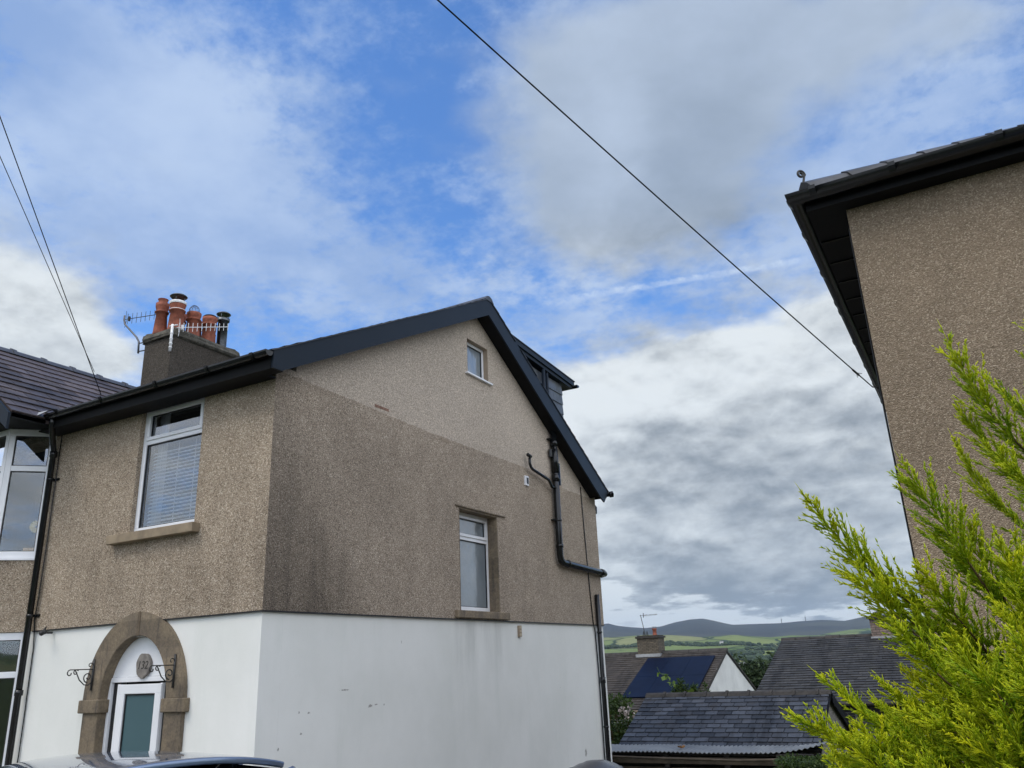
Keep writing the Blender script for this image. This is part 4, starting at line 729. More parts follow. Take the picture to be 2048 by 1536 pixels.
while y < 8.1:
    b.prism([(-11.62, 4.46), (-11.575, 4.52), (-11.5, 4.555), (-11.425, 4.52), (-11.38, 4.46)], 'y', y, y + .445)
    b.prism([(-11.635, 4.455), (-11.585, 4.535), (-11.5, 4.575), (-11.415, 4.535), (-11.365, 4.455)], 'y', y + .40, y + .45); y += .452
b.build('ridge_tiles', M['ridge'], wr)
b = MB(); b.prism([(-9.57, 3.03), (-11.5, 4.52), (-11.5, 4.30), (-9.57, 2.83)], 'y', 5.085, 5.115); b.prism([(-13.43, 3.03), (-11.5, 4.52), (-11.5, 4.30), (-13.43, 2.83)], 'y', 5.085, 5.115); b.build('barge_board', M['anthracite'], wr)
b = MB(); b.prism([(-9.7, 3.05), (-11.5, 4.42), (-13.3, 3.05)], 'y', 5.4, 5.45); b.build('gable_infill', M['dash_front'], wr)
b = MB(); b.box(-13.4, -9.62, 5.12, 5.62, 3.0505, 3.06); b.box(-9.63, -9.60, 5.12, 5.56, 2.99, 3.05); b.box(-13.4, -9.64, 5.12, 5.9, 3.046, 3.05); b.build('soffit', M['soffit'], wr)
b = MB(); b.add([(-9.44, 5.50, 3.14), (-9.60, 5.45, 3.085), (-9.74, 5.47, 3.145), (-9.72, 5.52, 3.16), (-9.47, 5.60, 3.18)], [(0, 1, 2, 3, 4)]); b.build('valley_lead', M['lead'], wr)
# door: sandstone arch, panel with plaque, glazed door
cx, sz = -7.868, -.20
def arch(mb, a0, b0, a1, b1, y0, y1, n=28):
    o = [(cx + a1 * math.cos(t), sz + b1 * math.sin(t)) for t in np.linspace(0, math.pi, n)]; i_ = [(cx + a0 * math.cos(t), sz + b0 * math.sin(t)) for t in np.linspace(0, math.pi, n)]
    vs = [(x, y, z) for y in (y0, y1) for (x, z) in o + i_]; m2 = 2 * n
    fs = []
    for j in range(n - 1): fs += [(j, j + 1, n + j + 1, n + j), (m2 + j, m2 + j + 1, m2 + n + j + 1, m2 + n + j), (j, j + 1, m2 + j + 1, m2 + j), (n + j, n + j + 1, m2 + n + j + 1, m2 + n + j)]
    mb.add(vs, fs + [(0, n, m2 + n, m2), (n - 1, 2 * n - 1, m2 + 2 * n - 1, m2 + n - 1)])
DA = MB(); arch(DA, .525, .63, .785, .865, 5.868, 6.03); A_ = bevel(DA.build('door_arch', M['sand'], H), .008)
b = MB()
for s_ in (-1, 1):
    x0 = cx + s_ * .775; x1 = cx + s_ * .52
    b.box(min(x0, x1), max(x0, x1), 5.872, 6.04, GZ, sz - .13)
[bevel(o, .008) for o in b.each('pier', M['sand'], A_)]
b = MB()
for s_ in (-1, 1):
    x0 = cx + s_ * .83; x1 = cx + s_ * .49; b.box(min(x0, x1), max(x0, x1), 5.845, 6.045, sz - .1295, sz + .002)
[bevel(o, .01) for o in b.each('impost', M['sand'], A_)]
b = MB(); b.box(cx - .018, cx + .022, 5.862, 6.031, sz + .632, sz + .873); b.build('keystone_joint', mat('joint', rough=.9, fn=grain((.12, .09, .06), .3, 20.)), A_)
MB().box(-8.405, -7.375, 5.985, 6.02, .02, .415).build('door_panel', M['upvc'], H)
b = MB(); TDr = lambda u, d, z: (u, 5.975 + d, z)
frame_rect(b, TDr, -8.405, -7.375, GZ + .1, .018, .05, 0, .07)
for u in (-8.25, -7.57): tbox(b, TDr, u, u + .04 if u < -8 else u + .035, .001, .07, GZ + .15, -.05)
DF = bevel(b.build('door_frame', M['upvc'], H), .004)
b = MB()
for (a, c) in ((-8.355, -8.25), (-7.535, -7.425)): b.add([(a, 6.01, GZ + .15), (c, 6.01, GZ + .15), (c, 6.01, -.032), (a, 6.01, -.032)], [(0, 1, 2, 3)])
b.each('side_light', M['dark_rubber'], DF)
b = MB(); TDl = lambda u, d, z: (u, 5.965 + d, z); frame_rect(b, TDl, -8.208, -7.537, GZ + .12, -.055, .095, 0, .05)
DL = bevel(b.build('door', M['upvc'], H), .005)
b = MB(); frame_rect(b, TDl, -8.112, -7.633, GZ + .22, -.151, .014, .014, .035); b.build('seal', M['dark_rubber'], DL)
MB().add([(-8.11, 5.99, GZ + .2), (-7.635, 5.99, GZ + .2), (-7.635, 5.99, -.153), (-8.11, 5.99, -.153)], [(0, 1, 2, 3)]).build('door_pane', M['frost_door'], DL)
b = MB(); b.tube([(-7.60, 5.95, -1.05), (-7.60, 5.91, -1.05), (-7.72, 5.91, -1.05)], .011, 8); b.box(-7.62, -7.58, 5.955, 5.9645, -1.17, -.95); b.build('handle', M['alu'], DL, False)
# house-number plaque
pl = []
for j in range(26):
    t = 2 * math.pi * j / 26; q = 1 + .035 * math.sin(3 * t + 1) + .03 * math.sin(7 * t); pl.append((cx + .028 + .108 * q * math.cos(t), .128 + .125 * q * math.sin(t)))
PQ = bevel(MB().prism(pl, 'y', 5.945, 5.985).build('number_plaque', mat('plaque_stone', rough=.85, fn=grain((.20, .18, .16), .3, 14., 5, .5, 80.)), None), .006)
tag(PQ, 'round grey stone plaque carved with 132, on the white panel over the door', 'plaque')
cu = bpy.data.curves.new('t', 'FONT'); cu.body = '132'; cu.size = .115; cu.extrude = .003; cu.align_x = 'CENTER'; cu.align_y = 'CENTER'; cu.shear = .2
to = bpy.data.objects.new('t', cu); C.objects.link(to); bpy.context.view_layer.update()
me = bpy.data.meshes.new_from_object(to); bpy.data.objects.remove(to)
me.transform(Matrix.Translation((cx + .03, 5.9455, .128)) @ Matrix.Rotation(R(90), 4, 'X')); me.materials.append(mat('carved', rough=.9, fn=grain((.04, .036, .032), .3, 20.)))
nu = bpy.data.objects.new('number', me); C.objects.link(nu); nu.parent = PQ
# hook and hanging-basket brackets
def spiral(c, r0, r1, a0, a1, ex, ez, n=22):
    c = Vector(c); return [c + (r0 + (r1 - r0) * i / n) * (math.cos(a0 + (a1 - a0) * i / n) * Vector(ex) + math.sin(a0 + (a1 - a0) * i / n) * Vector(ez)) for i in range(n + 1)]
def bracket(x, label):
    y = 5.862; z = -.12; out = Vector((0, -1, 0)); up = Vector((0, 0, 1)); o = Vector((x, y, z))
    b = MB(); b.box(x - .012, x + .012, y - .008, y, z + .02, z + .34)
    P2 = lambda a, c: o + out * a + up * c
    b.tube([P2(.01, .235), P2(.265, .235)] + spiral(P2(.265, .200), .035, .012, math.pi / 2, -math.pi * 1.1, out, up), .006, 6)
    b.tube([P2(.17, .235)] + spiral(P2(.20, .207), .030, .012, math.pi * .8, -math.pi * 1.0, out, up), .0055, 6)
    b.tube([P2(.205, .225), P2(.15, .13), P2(.09, .08), P2(.04, .075), P2(.008, .10)], .006, 6)
    b.tube(spiral(P2(.055, .155), .055, .012, -math.pi / 2, math.pi * 1.9, out, up, 30), .006, 6)
    b.tube([P2(.008, .30)] + spiral(P2(.04, .275), .03, .01, math.pi, -math.pi * .6, out, up), .005, 6)
    return tag(b.build('hanging_bracket', M['iron'], None, True), label, 'bracket', 'scrolled iron brackets either side of the door')
bracket(-8.53, 'scrolled black iron hanging bracket on the arch side nearest the bay window')
bracket(-7.235, 'scrolled black iron hanging bracket on the arch side nearest the house corner')
b = MB(); b.tube([(-9.42, 5.90, .54), (-9.42, 5.83, .54)], .012, 8); b.lathe([(0.001, -.03), (.022, -.02), (.03, 0), (.022, .02), (0.001, .03)], (-9.46, 5.80, .535), 12); b.lathe([(0.001, -.03), (.02, -.02), (.028, 0), (.02, .02), (0.001, .03)], (-9.39, 5.79, .548), 12)
b.tube([(-9.46, 5.80, .535), (-9.39, 5.79, .548), (-9.34, 5.77, .60), (-9.32, 5.72, .55)], .006, 6)
tag(b.build('wall_hook', M['iron'], None, True), 'small black iron hook with two knobs under the pebble-dash beside the front downpipe', 'hook')
# aerials
def yagi(mb, a, b_, n, h, first=.14, rad=.005, up=Vector((0, 0, 1)), refl=True):
    a = Vector(a); b_ = Vector(b_); mb.tube([a, b_], .008, 6); L = (b_ - a)
    for i in range(n):
        p = a + L * (.0 + first + (1 - first) * i / (n - 1)); s = h * (1 - .25 * i / n); mb.tube([p - up * s, p + up * s], rad, 5)
    if refl:
        p = a + L * .06
        for k in (-1, 1): mb.tube([p + up * .02 * k, p + up * .19 * k - L * .02], .005, 5)
        q = a + L * .105; mb.obox(q, (.018, 0, 0), (0, .018, 0), (0, 0, .05))
A1 = thing('tv_aerial', 'dark television aerial on a cranked pole, left side of the large chimney', 'aerial', 'television aerials on the chimney', (-14.2, 9.9, 6.4))
b = MB(); b.tube([(-14.19, 9.9, 6.34), (-14.21, 9.9, 6.60), (-14.30, 9.9, 6.72), (-14.74, 9.9, 7.12), (-14.79, 9.9, 7.24), (-14.79, 9.9, 7.34)], .020, 8); b.build('pole', mat('galvanised', (.12, .125, .14), .5, metal=.6, fn=grain((.12, .125, .14), .3, 9.)), A1, True)
b = MB(); b.tube([(-14.2, 9.9, 6.56), (-13.8, 9.9, 6.52)], .012, 6); b.tube([(-14.2, 9.9, 6.38), (-13.8, 9.9, 6.34)], .012, 6); b.box(-13.86, -13.80, 9.86, 9.94, 6.28, 6.58); b.build('wall_bracket', M['iron'], A1)
b = MB(); yagi(b, (-14.82, 9.9, 7.25), (-13.50, 10.30, 7.27), 13, .12, .08); b.build('antenna', M['iron'], A1)
A2 = thing('tv_aerial', 'white television aerial strapped to the front corner of the large chimney', 'aerial', 'television aerials on the chimney', (-12.96, 9.72, 6.1))
b = MB(); b.tube([(-12.96, 9.72, 6.05), (-12.96, 9.72, 6.62)], .026, 8); b.tube([(-13.02, 9.70, 6.585), (-12.86, 9.76, 6.60)], .014, 6)
for z in (6.12, 6.2, 6.3, 6.42): b.tube([(-12.96, 9.72, z), (-12.96, 9.72, z + .02)], .034, 8)
b.build('pole', M['white_metal'], A2, True)
b = MB(); yagi(b, (-12.90, 9.78, 6.56), (-12.70, 10.86, 6.90), 12, .10, .04, .006); b.build('antenna', M['white_metal'], A2)

# ------------------------------------------------------------------ the house on the right
Q = thing('neighbouring_house', 'brown pebble-dashed house with hipped roof and black gutters, close on the right', 'house', loc=(-.325, 5.7, GZ))
QX, QY = -.325, 5.7
b = MB(); wall(b, 'y', QY, .3, QX + .3, 8.5, GZ, 3.0, [(4.2, 5.8, .9, 2.4), (4.2, 5.8, -1.6, .2)]); b.prism([(QX, GZ), (QX + .2995, GZ), (QX + .2995, 3.), (QX, 3.)], 'y', QY, QY + .3)
wall(b, 'x', QX, .3, QY + .3005, 14.2, GZ, 3.0); wall(b, 'x', 8.2, .3, QY + .3, 14.2, GZ, 3.); wall(b, 'y', 13.9, .3, QX + .3, 8.2, GZ, 3.)
b.build('wall', M['dash_right'], Q)
TQ = lambda u, d, z: (u, QY + .06 + d, z)
window(TQ, 4.2, 5.8, .9, 2.4, Q, 2, 1.9, .06, 'glassdark'); window(TQ, 4.2, 5.8, -1.6, .2, Q, 2, -.3, .06, 'glassdark')
ex0, ex1, ey0, ey1, ez = -.56, 8.8, 5.58, 14.4, 3.135; pit = .54
hw = (ey1 - ey0) / 2; rz = ez + pit * hw; rx0 = ex0 + hw; rx1 = ex1 - hw; ry = (ey0 + ey1) / 2
b = MB(); L = math.hypot(hw, pit * hw)
def hk(p):   # keep within the hipped outline
    dx = min(p.x - ex0, ex1 - p.x); dy = min(p.y - ey0, ey1 - p.y); return p.z <= ez + pit * min(dx, dy) + .02 and abs(dx - dy) > .12
slates(b, (ex0, ey0, ez), (1, 0, 0), (0, 1, pit), ex1 - ex0, L, .2, .27, .008, hk, 21); slates(b, (ex0, ey1, ez), (1, 0, 0), (0, -1, pit), ex1 - ex0, L, .2, .27, .008, hk, 22)
slates(b, (ex0, ey0, ez), (0, 1, 0), (1, 0, pit), ey1 - ey0, L, .2, .27, .008, hk, 23); slates(b, (ex1, ey0, ez), (0, 1, 0), (-1, 0, pit), ey1 - ey0, L, .2, .27, .008, hk, 24)
c4 = [(ex0, ey0, ez - .01), (ex1, ey0, ez - .01), (ex1, ey1, ez - .01), (ex0, ey1, ez - .01), (rx0, ry, rz - .01), (rx1, ry, rz - .01)]
b.add(c4, [(0, 1, 5, 4), (1, 2, 5), (2, 3, 4, 5), (3, 0, 4)]); QR = b.build('roof', M['slate_dark'], Q)
b = MB()
def hiptiles(p, q, mb, r=.075):
    p = Vector(p); q = Vector(q); d = (q - p).normalized(); s = d.cross(Vector((0, 0, 1))).normalized(); u = s.cross(d); L = (q - p).length; k = 0
    while k < L:
        e = min(k + .42, L); vs = []
        for (t, rr) in ((k, r * 1.18), (e, r)):
            for (a, c) in ((-1, -.35), (-.55, .45), (0, .8), (.55, .45), (1, -.35)): vs.append(p + d * t + s * a * rr + u * c * rr)
        mb.add(vs, [(i, i + 1, 5 + i + 1, 5 + i) for i in range(4)] + [(0, 1, 2, 3, 4)]); k += .40
for c, t in (((ex0, ey0), (rx0, ry)), ((ex0, ey1), (rx0, ry)), ((ex1, ey0), (rx1, ry)), ((ex1, ey1), (rx1, ry))): hiptiles((*c, ez + .03), (*t, rz + .03), b)
hiptiles((rx0, ry, rz + .03), (rx1, ry, rz + .03), b); b.build('hip_tiles', M['slate_dark'], QR)
b = MB(); o = Vector((ex0 + .03, ey0 + .03, ez + .02)); dg = Vector((-.707, -.707, 0)); b.tube([o - dg * .12, o + dg * .02, o + dg * .05 + Vector((0, 0, .06)), o + dg * .03 + Vector((0, 0, .13))] + spiral(o + dg * .055 + Vector((0, 0, .145)), .034, .010, math.pi, -1.6 * math.pi, dg, (0, 0, 1)), .009, 8)
b.build('hip_iron', M['iron'], QR, True)
b = MB(); b.box(-.575, 8.9, 5.565, 5.70, 2.985, 3.0); b.box(-.575, QX, 5.7005, 14.4, 2.985, 3.0); b.build('soffit', M['soffit'], Q)
b = MB(); b.box(-.575, 8.9, 5.566, 5.585, 3.0005, 3.13); b.box(-.575, -.555, 5.5855, 14.4, 3.0005, 3.13); b.build('fascia', M['soffit'], Q)
b = MB()
for y in np.arange(6.1, 14.2, .42): b.box(-.565, -.34, y, y + .012, 2.972, 2.9845)
b.each('soffit_batten', M['black_gloss'], Q)
def mitred(mb, r=.062):
    n = 12; P_ = []
    for (c, s, dz) in (((9., 5.508), (0, 1), .0), ((-.628, 5.508), (1, 1), 0.), ((-.628, 14.4), (1, 0), 0.)):
        P_.append([Vector((c[0], c[1], 3.105)) + Vector((s[0] * math.cos(t) * r, s[1] * math.cos(t) * r, -math.sin(t) * r * 1.15)) for t in np.linspace(0, math.pi, n)])
    vs = P_[0] + P_[1] + P_[2]; mb.add(vs, [(k * n + i, k * n + i + 1, (k + 1) * n + i + 1, (k + 1) * n + i) for k in (0, 1) for i in range(n - 1)])
    inner = []
    for (c, s, dz) in (((9., 5.508), (0, 1), .0), ((-.628, 5.508), (1, 1), 0.), ((-.628, 14.4), (1, 0), 0.)):
        inner.append([Vector((c[0], c[1], 3.105)) + Vector((s[0] * math.cos(t) * (r - .006), s[1] * math.cos(t) * (r - .006), -math.sin(t) * (r - .006) * 1.15)) for t in np.linspace(0, math.pi, n)])
    mb.add(inner[0] + inner[1] + inner[2], [(k * n + i, k * n + i + 1, (k + 1) * n + i + 1, (k + 1) * n + i) for k in (0, 1) for i in range(n - 1)])
b = MB(); mitred(b); b.build('gutter', M['black_gloss'], Q, True)
b = MB()
for x in (-.50, .02, .66, 1.6, 2.5, 3.4, 4.4): gutterband(b, (x, 5.508, 3.11), (1, 0, 0), .067)
for y in (5.58, 6.15, 6.95, 7.7, 7.95, 8.9, 9.8, 10.6, 11.5, 12.3, 12.8, 13.4, 14.0): gutterband(b, (-.628, y, 3.11), (0, 1, 0), .067)
b.each('gutter_bracket', M['black_gloss'], Q)
b = MB(); b.tube([(QX - .006, QY + .05, 2.95), (QX - .01, QY + .04, 1.5), (QX - .006, QY + .05, 0), (QX - .006, QY + .05, GZ)], .007, 6); b.build('cable', M['black_gloss'], Q)

# ------------------------------------------------------------------ overhead wires and their pole
PT = Vector((-4.40, .04, 6.55))
W = thing('telegraph_pole', 'tall tarred wooden pole carrying the overhead wires, out of the picture behind the parked car', 'pole', loc=(-4.5, .04, GZ))
b = MB(); b.tube([(-4.5, .04, GZ - .5), (-4.5, .04, 6.9)], [.15, .10], 14); b.build('shaft', M['darkwood'], W, True)
b = MB(); b.tube([(-4.5, .04, 6.6), (-4.38, .04, 6.55)], .02, 8); b.obox((-4.52, -.06, 6.50), (.13, .38, 0), (.04, -.014, 0), (0, 0, .05)); b.build('cross_arm', M['darkwood'], W)
def wire(a, e, r, sag, label, name='overhead_wire', n=26):
    a = Vector(a); e = Vector(e); pts = [a.lerp(e, i / n) - Vector((0, 0, sag * 4 * (i / n) * (1 - i / n))) for i in range(n + 1)]
    b = MB(); b.tube(pts, r, 6); o = b.build(name, M['soffit'], None, True); tag(o, label, 'wire', 'overhead wires'); return o, pts
o1, pts = wire(PT, (-.68, 10.3, 2.98), .0075, .06, 'single black overhead wire crossing the open sky down to the eaves of the right-hand house')
b = MB(); p = pts[-2].lerp(pts[-1], .15); b.tube([p - Vector((.03, .05, -.03)), p + Vector((.02, .05, -.02))], .013, 6); b.tube([p, p + Vector((.0, .03, -.05))], .004, 5); b.tube([p, p + Vector((.05, .1, .01))], .004, 5); b.build('clamp', M['iron'], o1)
MB().tube([(-.68, 10.3, 2.98), (-.60, 10.32, 2.96), (-.57, 10.33, 3.03)], .008, 6).build('eye_bolt', M['iron'], o1)
wire(PT + Vector((0, .0, 0)), (-8.522, 5.53, 3.16), .005, .0, 'overhead wire ending at the front gutter of the semi, right-hand one of the pair')
wire(PT + Vector((-.2, -.3, .0)), (-11.5, 7.30, 4.60), .005, .0, 'overhead wire ending at the ridge of the bay roof, left-hand one of the pair')

# ------------------------------------------------------------------ leaves, shrubs and trees
def leafcloud(n, fn, size, seed, mat_, name, parent=None, droop=0., asp=.5):
    """n small folded leaves at points given by fn(rs, n) -> (n,3)"""
    rs = np.random.RandomState(seed); P0 = fn(rs, n); n = len(P0)
    d = rs.normal(size=(n, 3)); d[:, 2] -= droop; d /= np.linalg.norm(d, axis=1)[:, None]
    q = rs.normal(size=(n, 3)); s = np.cross(d, q); s /= np.linalg.norm(s, axis=1)[:, None]; u = np.cross(d, s)
    L = size * rs.uniform(.6, 1.3, n)[:, None]; Wd = L * asp * .5
    v = np.stack([P0, P0 + d * L * .5 + s * Wd + u * L * .08, P0 + d * L, P0 + d * L * .5 - s * Wd + u * L * .08], 1).reshape(-1, 3)
    f = np.arange(4 * n).reshape(-1, 4)
    me = bpy.data.meshes.new(name); me.vertices.add(4 * n); me.vertices.foreach_set('co', v.astype(np.float32).ravel())
    me.loops.add(4 * n); me.loops.foreach_set('vertex_index', f.ravel().astype(np.int32)); me.polygons.add(n); me.polygons.foreach_set('loop_start', np.arange(0, 4 * n, 4, dtype=np.int32))
    me.update(calc_edges=True); at = me.attributes.new('tint', 'FLOAT', 'FACE'); at.data.foreach_set('value', rs.beta(2, 2.5, n).astype(np.float32))
    me.materials.append(M[mat_]); o = bpy.data.objects.new(name, me); C.objects.link(o)
    if parent: o.parent = parent; o.matrix_parent_inverse = Matrix.Translation(-Vector(parent.location))
    return o
def clumps(cs, hollow=.45):
    """points in a set of ellipsoid clumps (x,y,z,rx,ry,rz)"""
    def fn(rs, n):
        cs_ = np.array(cs); wgt = (cs_[:, 3] * cs_[:, 4] * cs_[:, 5]) ** .7; k = rs.choice(len(cs_), n, p=wgt / wgt.sum())
        d = rs.normal(size=(n, 3)); d /= np.linalg.norm(d, axis=1)[:, None]; r = hollow + (1 - hollow) * rs.uniform(0, 1, n) ** .6
        r = r * (1 + .22 * np.sin(d[:, 0] * 7 + k) * np.sin(d[:, 2] * 6 + k * 2))
        return cs_[k, :3] + d * r[:, None] * cs_[k, 3:6]
    return fn
def tree(x, y, zb, h, r, label, seed, n=5000, leaf=.16, mat_='leaf_far', group=None, name='tree', trunk=.3):
    rn = random.Random(seed); t = thing(name, label, 'tree', group, (x, y, zb))
    b = MB(); b.tube([(x, y, zb - .5), (x + rn.uniform(-.1, .1), y, zb + h * .35), (x + rn.uniform(-.3, .3), y, zb + h * .8)], [trunk, trunk * .7, trunk * .15], 8)
    cs = []
    for i in range(14):
        a = rn.uniform(0, 6.28); q = rn.uniform(0, .62) * r; z = zb + h * rn.uniform(.38, .86); f = 1 - .5 * abs((z - zb) / h - .55)
        cx_, cy_ = x + q * math.cos(a) * f, y + q * math.sin(a) * f; s = r * rn.uniform(.28, .5); cs.append((cx_, cy_, z, s, s, s * .8))
        b.tube([(x, y, zb + h * .3), ((x + cx_) / 2, (y + cy_) / 2, (zb + h * .3 + z) / 2 + .2), (cx_, cy_, z)], [trunk * .4, trunk * .25, trunk * .06], 5)
    b.build('trunk', M['bark'], t, True); leafcloud(n, clumps(cs), leaf, seed, mat_, 'crown', t, .3); return t
tree(-14.2, 59., -9.5, 9.6, 3.4, 'dark leafy tree filling the gap between the white gable and the dark slate roof', 31, 9000, .34)
tree(-19.5, 58., -9.5, 6.6, 3.2, 'dark round tree seen just past the corner pipe of the semi, behind the solar-panelled house', 32, 5000, .34)
# shrub behind the lean-to, with its leaves and red stems
t = thing('garden_shrub', 'bushy green shrub with pale flowers between the white wall corner and the slate garage', 'shrub', loc=(-7.95, 18.9, -3.9))
b = MB(); rn = random.Random(4)
for i in range(9): b.tube([(-7.95, 18.9, -3.9), (-7.95 + rn.uniform(-.3, .3), 18.9 + rn.uniform(-.3, .3), -2.6), (-7.95 + rn.uniform(-.6, .6), 18.9 + rn.uniform(-.5, .5), -1.2)], [.03, .02, .008], 5)
b.build('stem', M['shrub_red'], t)
leafcloud(5200, clumps([(-7.95, 18.8, -1.35, .5, .5, .5), (-7.6, 18.7, -1.75, .5, .45, .5), (-8.2, 18.9, -1.9, .5, .5, .55), (-7.8, 18.7, -2.3, .7, .5, .6), (-8.15, 18.9, -1.05, .3, .3, .3), (-7.75, 18.7, -1.0, .25, .25, .22)], .3), .085, 5, 'leaf', 'leaves', t)
M['petal'] = leafmat('petal', (.5, .42, .38), (.7, .62, .58), .3)
leafcloud(34, clumps([(-7.55, 18.4, -1.15, .25, .15, .14)], .2), .07, 6, 'petal', 'flowers', t, 0, 1.)
# weeds behind the garage ridge
t = thing('climbing_weed', 'lime-green bindweed shoot leaning across the solar panels behind the garage ridge', 'plant', loc=(-6.3, 18.5, -1.2))
pts = [(-6.05, 18.45, -.85), (-6.28, 18.5, -.68), (-6.50, 18.5, -.50), (-6.68, 18.5, -.34), (-6.73, 18.5, -.22)]
MB().tube(pts, [.008, .007, .006, .004, .003], 5).build('stem', M['leaf_lime'], t)
leafcloud(26, lambda rs, n: np.array([np.array(pts[0]) + (np.array(pts[3]) - np.array(pts[0])) * u ** .8 + rs.normal(0, .02, 3) for u in rs.uniform(0, 1, n)]), .12, 8, 'leaf_lime', 'leaves', t, 0, .8)
leafcloud(60, clumps([(-5.98, 18.4, -.80, .16, .1, .09)], .2), .11, 9, 'leaf_lime', 'leaves', t, 0, .8)
XW0, XWS = -6.35, .062
t = thing('willowherb_clump', 'clump of narrow-leaved weeds standing behind the garage ridge, in front of the solar panels', 'plant', loc=(-5.3, 18.5, -1.2))
b = MB(); rn = random.Random(9); tops = []
for i in range(13):
    x = XW0 + i * XWS + rn.uniform(-.04, .04); y = 18.4 + rn.uniform(-.1, .15); z = -.62 + rn.uniform(-.14, .10) + (.14 if i in (2, 3) else 0) - .006 * i; b.tube([(x, y, -1.1), (x + .02, y, z)], .006, 5); tops.append((x + .02, y, z))
b.build('stem', M['leaf'], t)
leafcloud(900, lambda rs, n: np.array([np.array(tops[k]) - np.array([0, 0, 1]) * u + rs.normal(0, .015, 3) for k, u in zip(rs.randint(0, 13, n), rs.uniform(0, .28, n))]), .10, 10, 'leaf', 'leaves', t, -.3, .24)
# clipped hedge at the bottom of the drive
t = thing('clipped_hedge', 'dark clipped evergreen hedge below the end wall of the slate garage', 'hedge', loc=(-2.2, 13.6, GZ))
MB().tube([(-3.0, 13.6, GZ), (-3.0, 13.6, -1.7)], .04, 6).tube([(-1.5, 13.6, GZ), (-1.5, 13.6, -1.7)], .04, 6).build('stem', M['bark'], t)
def hb(rs, n):
    x = rs.uniform(-3.15, -.95, n); y = rs.uniform(13.2, 14.1, n); z = rs.uniform(GZ, -1.535, n); k = rs.randint(0, 3, n)
    z = np.where(k == 0, -1.535 + rs.normal(0, .018, n) + .03 * np.sin(x * 5), z); y = np.where(k == 1, 13.2 + rs.normal(0, .02, n), y); return np.stack([x, y, z], 1)
leafcloud(12000, hb, .045, 12, 'leaf', 'leaves', t, 0, .6)

# ------------------------------------------------------------------ slate garage with its lean-to
G = thing('slate_garage', 'low garage with blue-grey slate roof and grey rendered end wall, behind the driveway', 'garage', loc=(-5., 18., -3.9))
b = MB()
wall(b, 'x', -3.06, -.2, 16.3, 22.3, -4., lambda y: min(-.82 - .475 * (18 - y), -.82 - .39 * (y - 18)) if True else 0, (), (18.,)); wall(b, 'y', 16.3, .2, -6.7, -3.26, -4., -1.66); wall(b, 'x', -6.75, .2, 16.5, 22.3, -4., lambda y: min(-.82 - .475 * (18 - y), -.82 - .39 * (y - 18)), (), (18.,)); wall(b, 'y', 22.1, .2, -6.5, -3.26, -4.2, -2.45)
b.build('wall', M['dash_grey'], G)
b = MB(); slates(b, (-6.83, 16.15, -1.635), (1, 0, 0), (0, 1, .455), 3.83, math.hypot(1.85, .842), .165, .27, .008, None, 41, .006, .014); slates(b, (-6.83, 22.5, -2.53), (1, 0, 0), (0, -1, .385), 3.83, math.hypot(4.5, 1.73), .16, .25, .009, None, 42)
b.prism([(16.16, -1.65), (18., -.80), (22.48, -2.54), (22.48, -2.60), (18., -.86), (16.16, -1.71)], 'x', -6.82, -3.02); GR = b.build('roof', M['slate_grey'], G)
b = MB(); x = -6.84
while x < -3.05:
    e = min(x + .44, -2.99); b.prism([(17.88, -.835), (17.93, -.775), (18., -.745), (18.07, -.775), (18.12, -.84)], 'x', x, e); b.prism([(17.87, -.83), (17.92, -.765), (18., -.725), (18.08, -.765), (18.13, -.84)], 'x', e - .05, e + .005); x += .455
b.build('ridge_tiles', M['ridge_old'], GR)
b = MB(); b.prism([(18., -.80), (22.55, -2.57), (22.55, -2.78), (18., -1.0)], 'x', -3.0, -2.975); b.prism([(16.1, -1.68), (17.999, -.80), (17.999, -.86), (16.1, -1.74)], 'x', -3.015, -2.995); b.build('barge_board', M['soffit'], G)
LT = thing('corrugated_lean_to', 'grey corrugated lean-to shelter with scalloped front edge in front of the slate garage', 'shelter', loc=(-5., 15.6, -3.))
b = MB(); nx = 200; ny = 12; X0, X1 = -6.95, -2.80; vs = []
for i in range(nx + 1):
    x = X0 + (X1 - X0) * i / nx; fr = 15.25 + max(0, (x + 3.75)) ** 1.3 * .85
    for j in range(ny + 1):
        y = fr + (16.22 - fr) * j / ny; vs.append((x, y, -1.635 + .03 * (y - 15.2) + .014 * math.sin(x * 2 * math.pi / .082) * (1 if j < ny else .3) + max(0, x + 3.6) ** 2 * .16 + .006 * math.sin(x * 3)))
b.add(vs, [(i * (ny + 1) + j, (i + 1) * (ny + 1) + j, (i + 1) * (ny + 1) + j + 1, i * (ny + 1) + j + 1) for i in range(nx) for j in range(ny)])
o = b.build('roof_sheet', M['cor'], LT, True); md = o.modifiers.new('s', 'SOLIDIFY'); md.thickness = .006
b = MB(); b.box(-6.9, -3.55, 15.32, 15.37, -1.83, -1.72); b.box(-6.9, -3.55, 15.40, 15.44, -2.0, -1.90); b.box(-6.0, -3.6, 15.6, 15.64, -2.25, -2.05); b.build('beam', M['timber'], LT)
b = MB()
for x in (-6.85, -5.6, -4.5, -3.6): b.box(x, x + .09, 15.33, 15.42, -3.9, -1.66)
for y in (15.4, 16.1): b.box(-6.9, -3.0, y, y + .05, -1.70, -1.655)
b.build('post', M['darkwood'], LT)
b = MB(); b.box(-6.9, -3.0, 16.0, 16.05, -3.9, -1.72); b.box(-6.9, -2.9, 15.2, 16.2, -3.92, -3.86); b.build('boarding', M['darkwood'], LT)
b = MB(); b.tube([(-6.9, 15.22, -1.71), (-5.9, 15.22, -1.73), (-4.2, 15.24, -1.75), (-3.6, 15.26, -1.73), (-3.5, 15.27, -1.8), (-3.48, 15.28, -2.2)], .02, 8); b.build('gutter', M['timber'], LT, True)
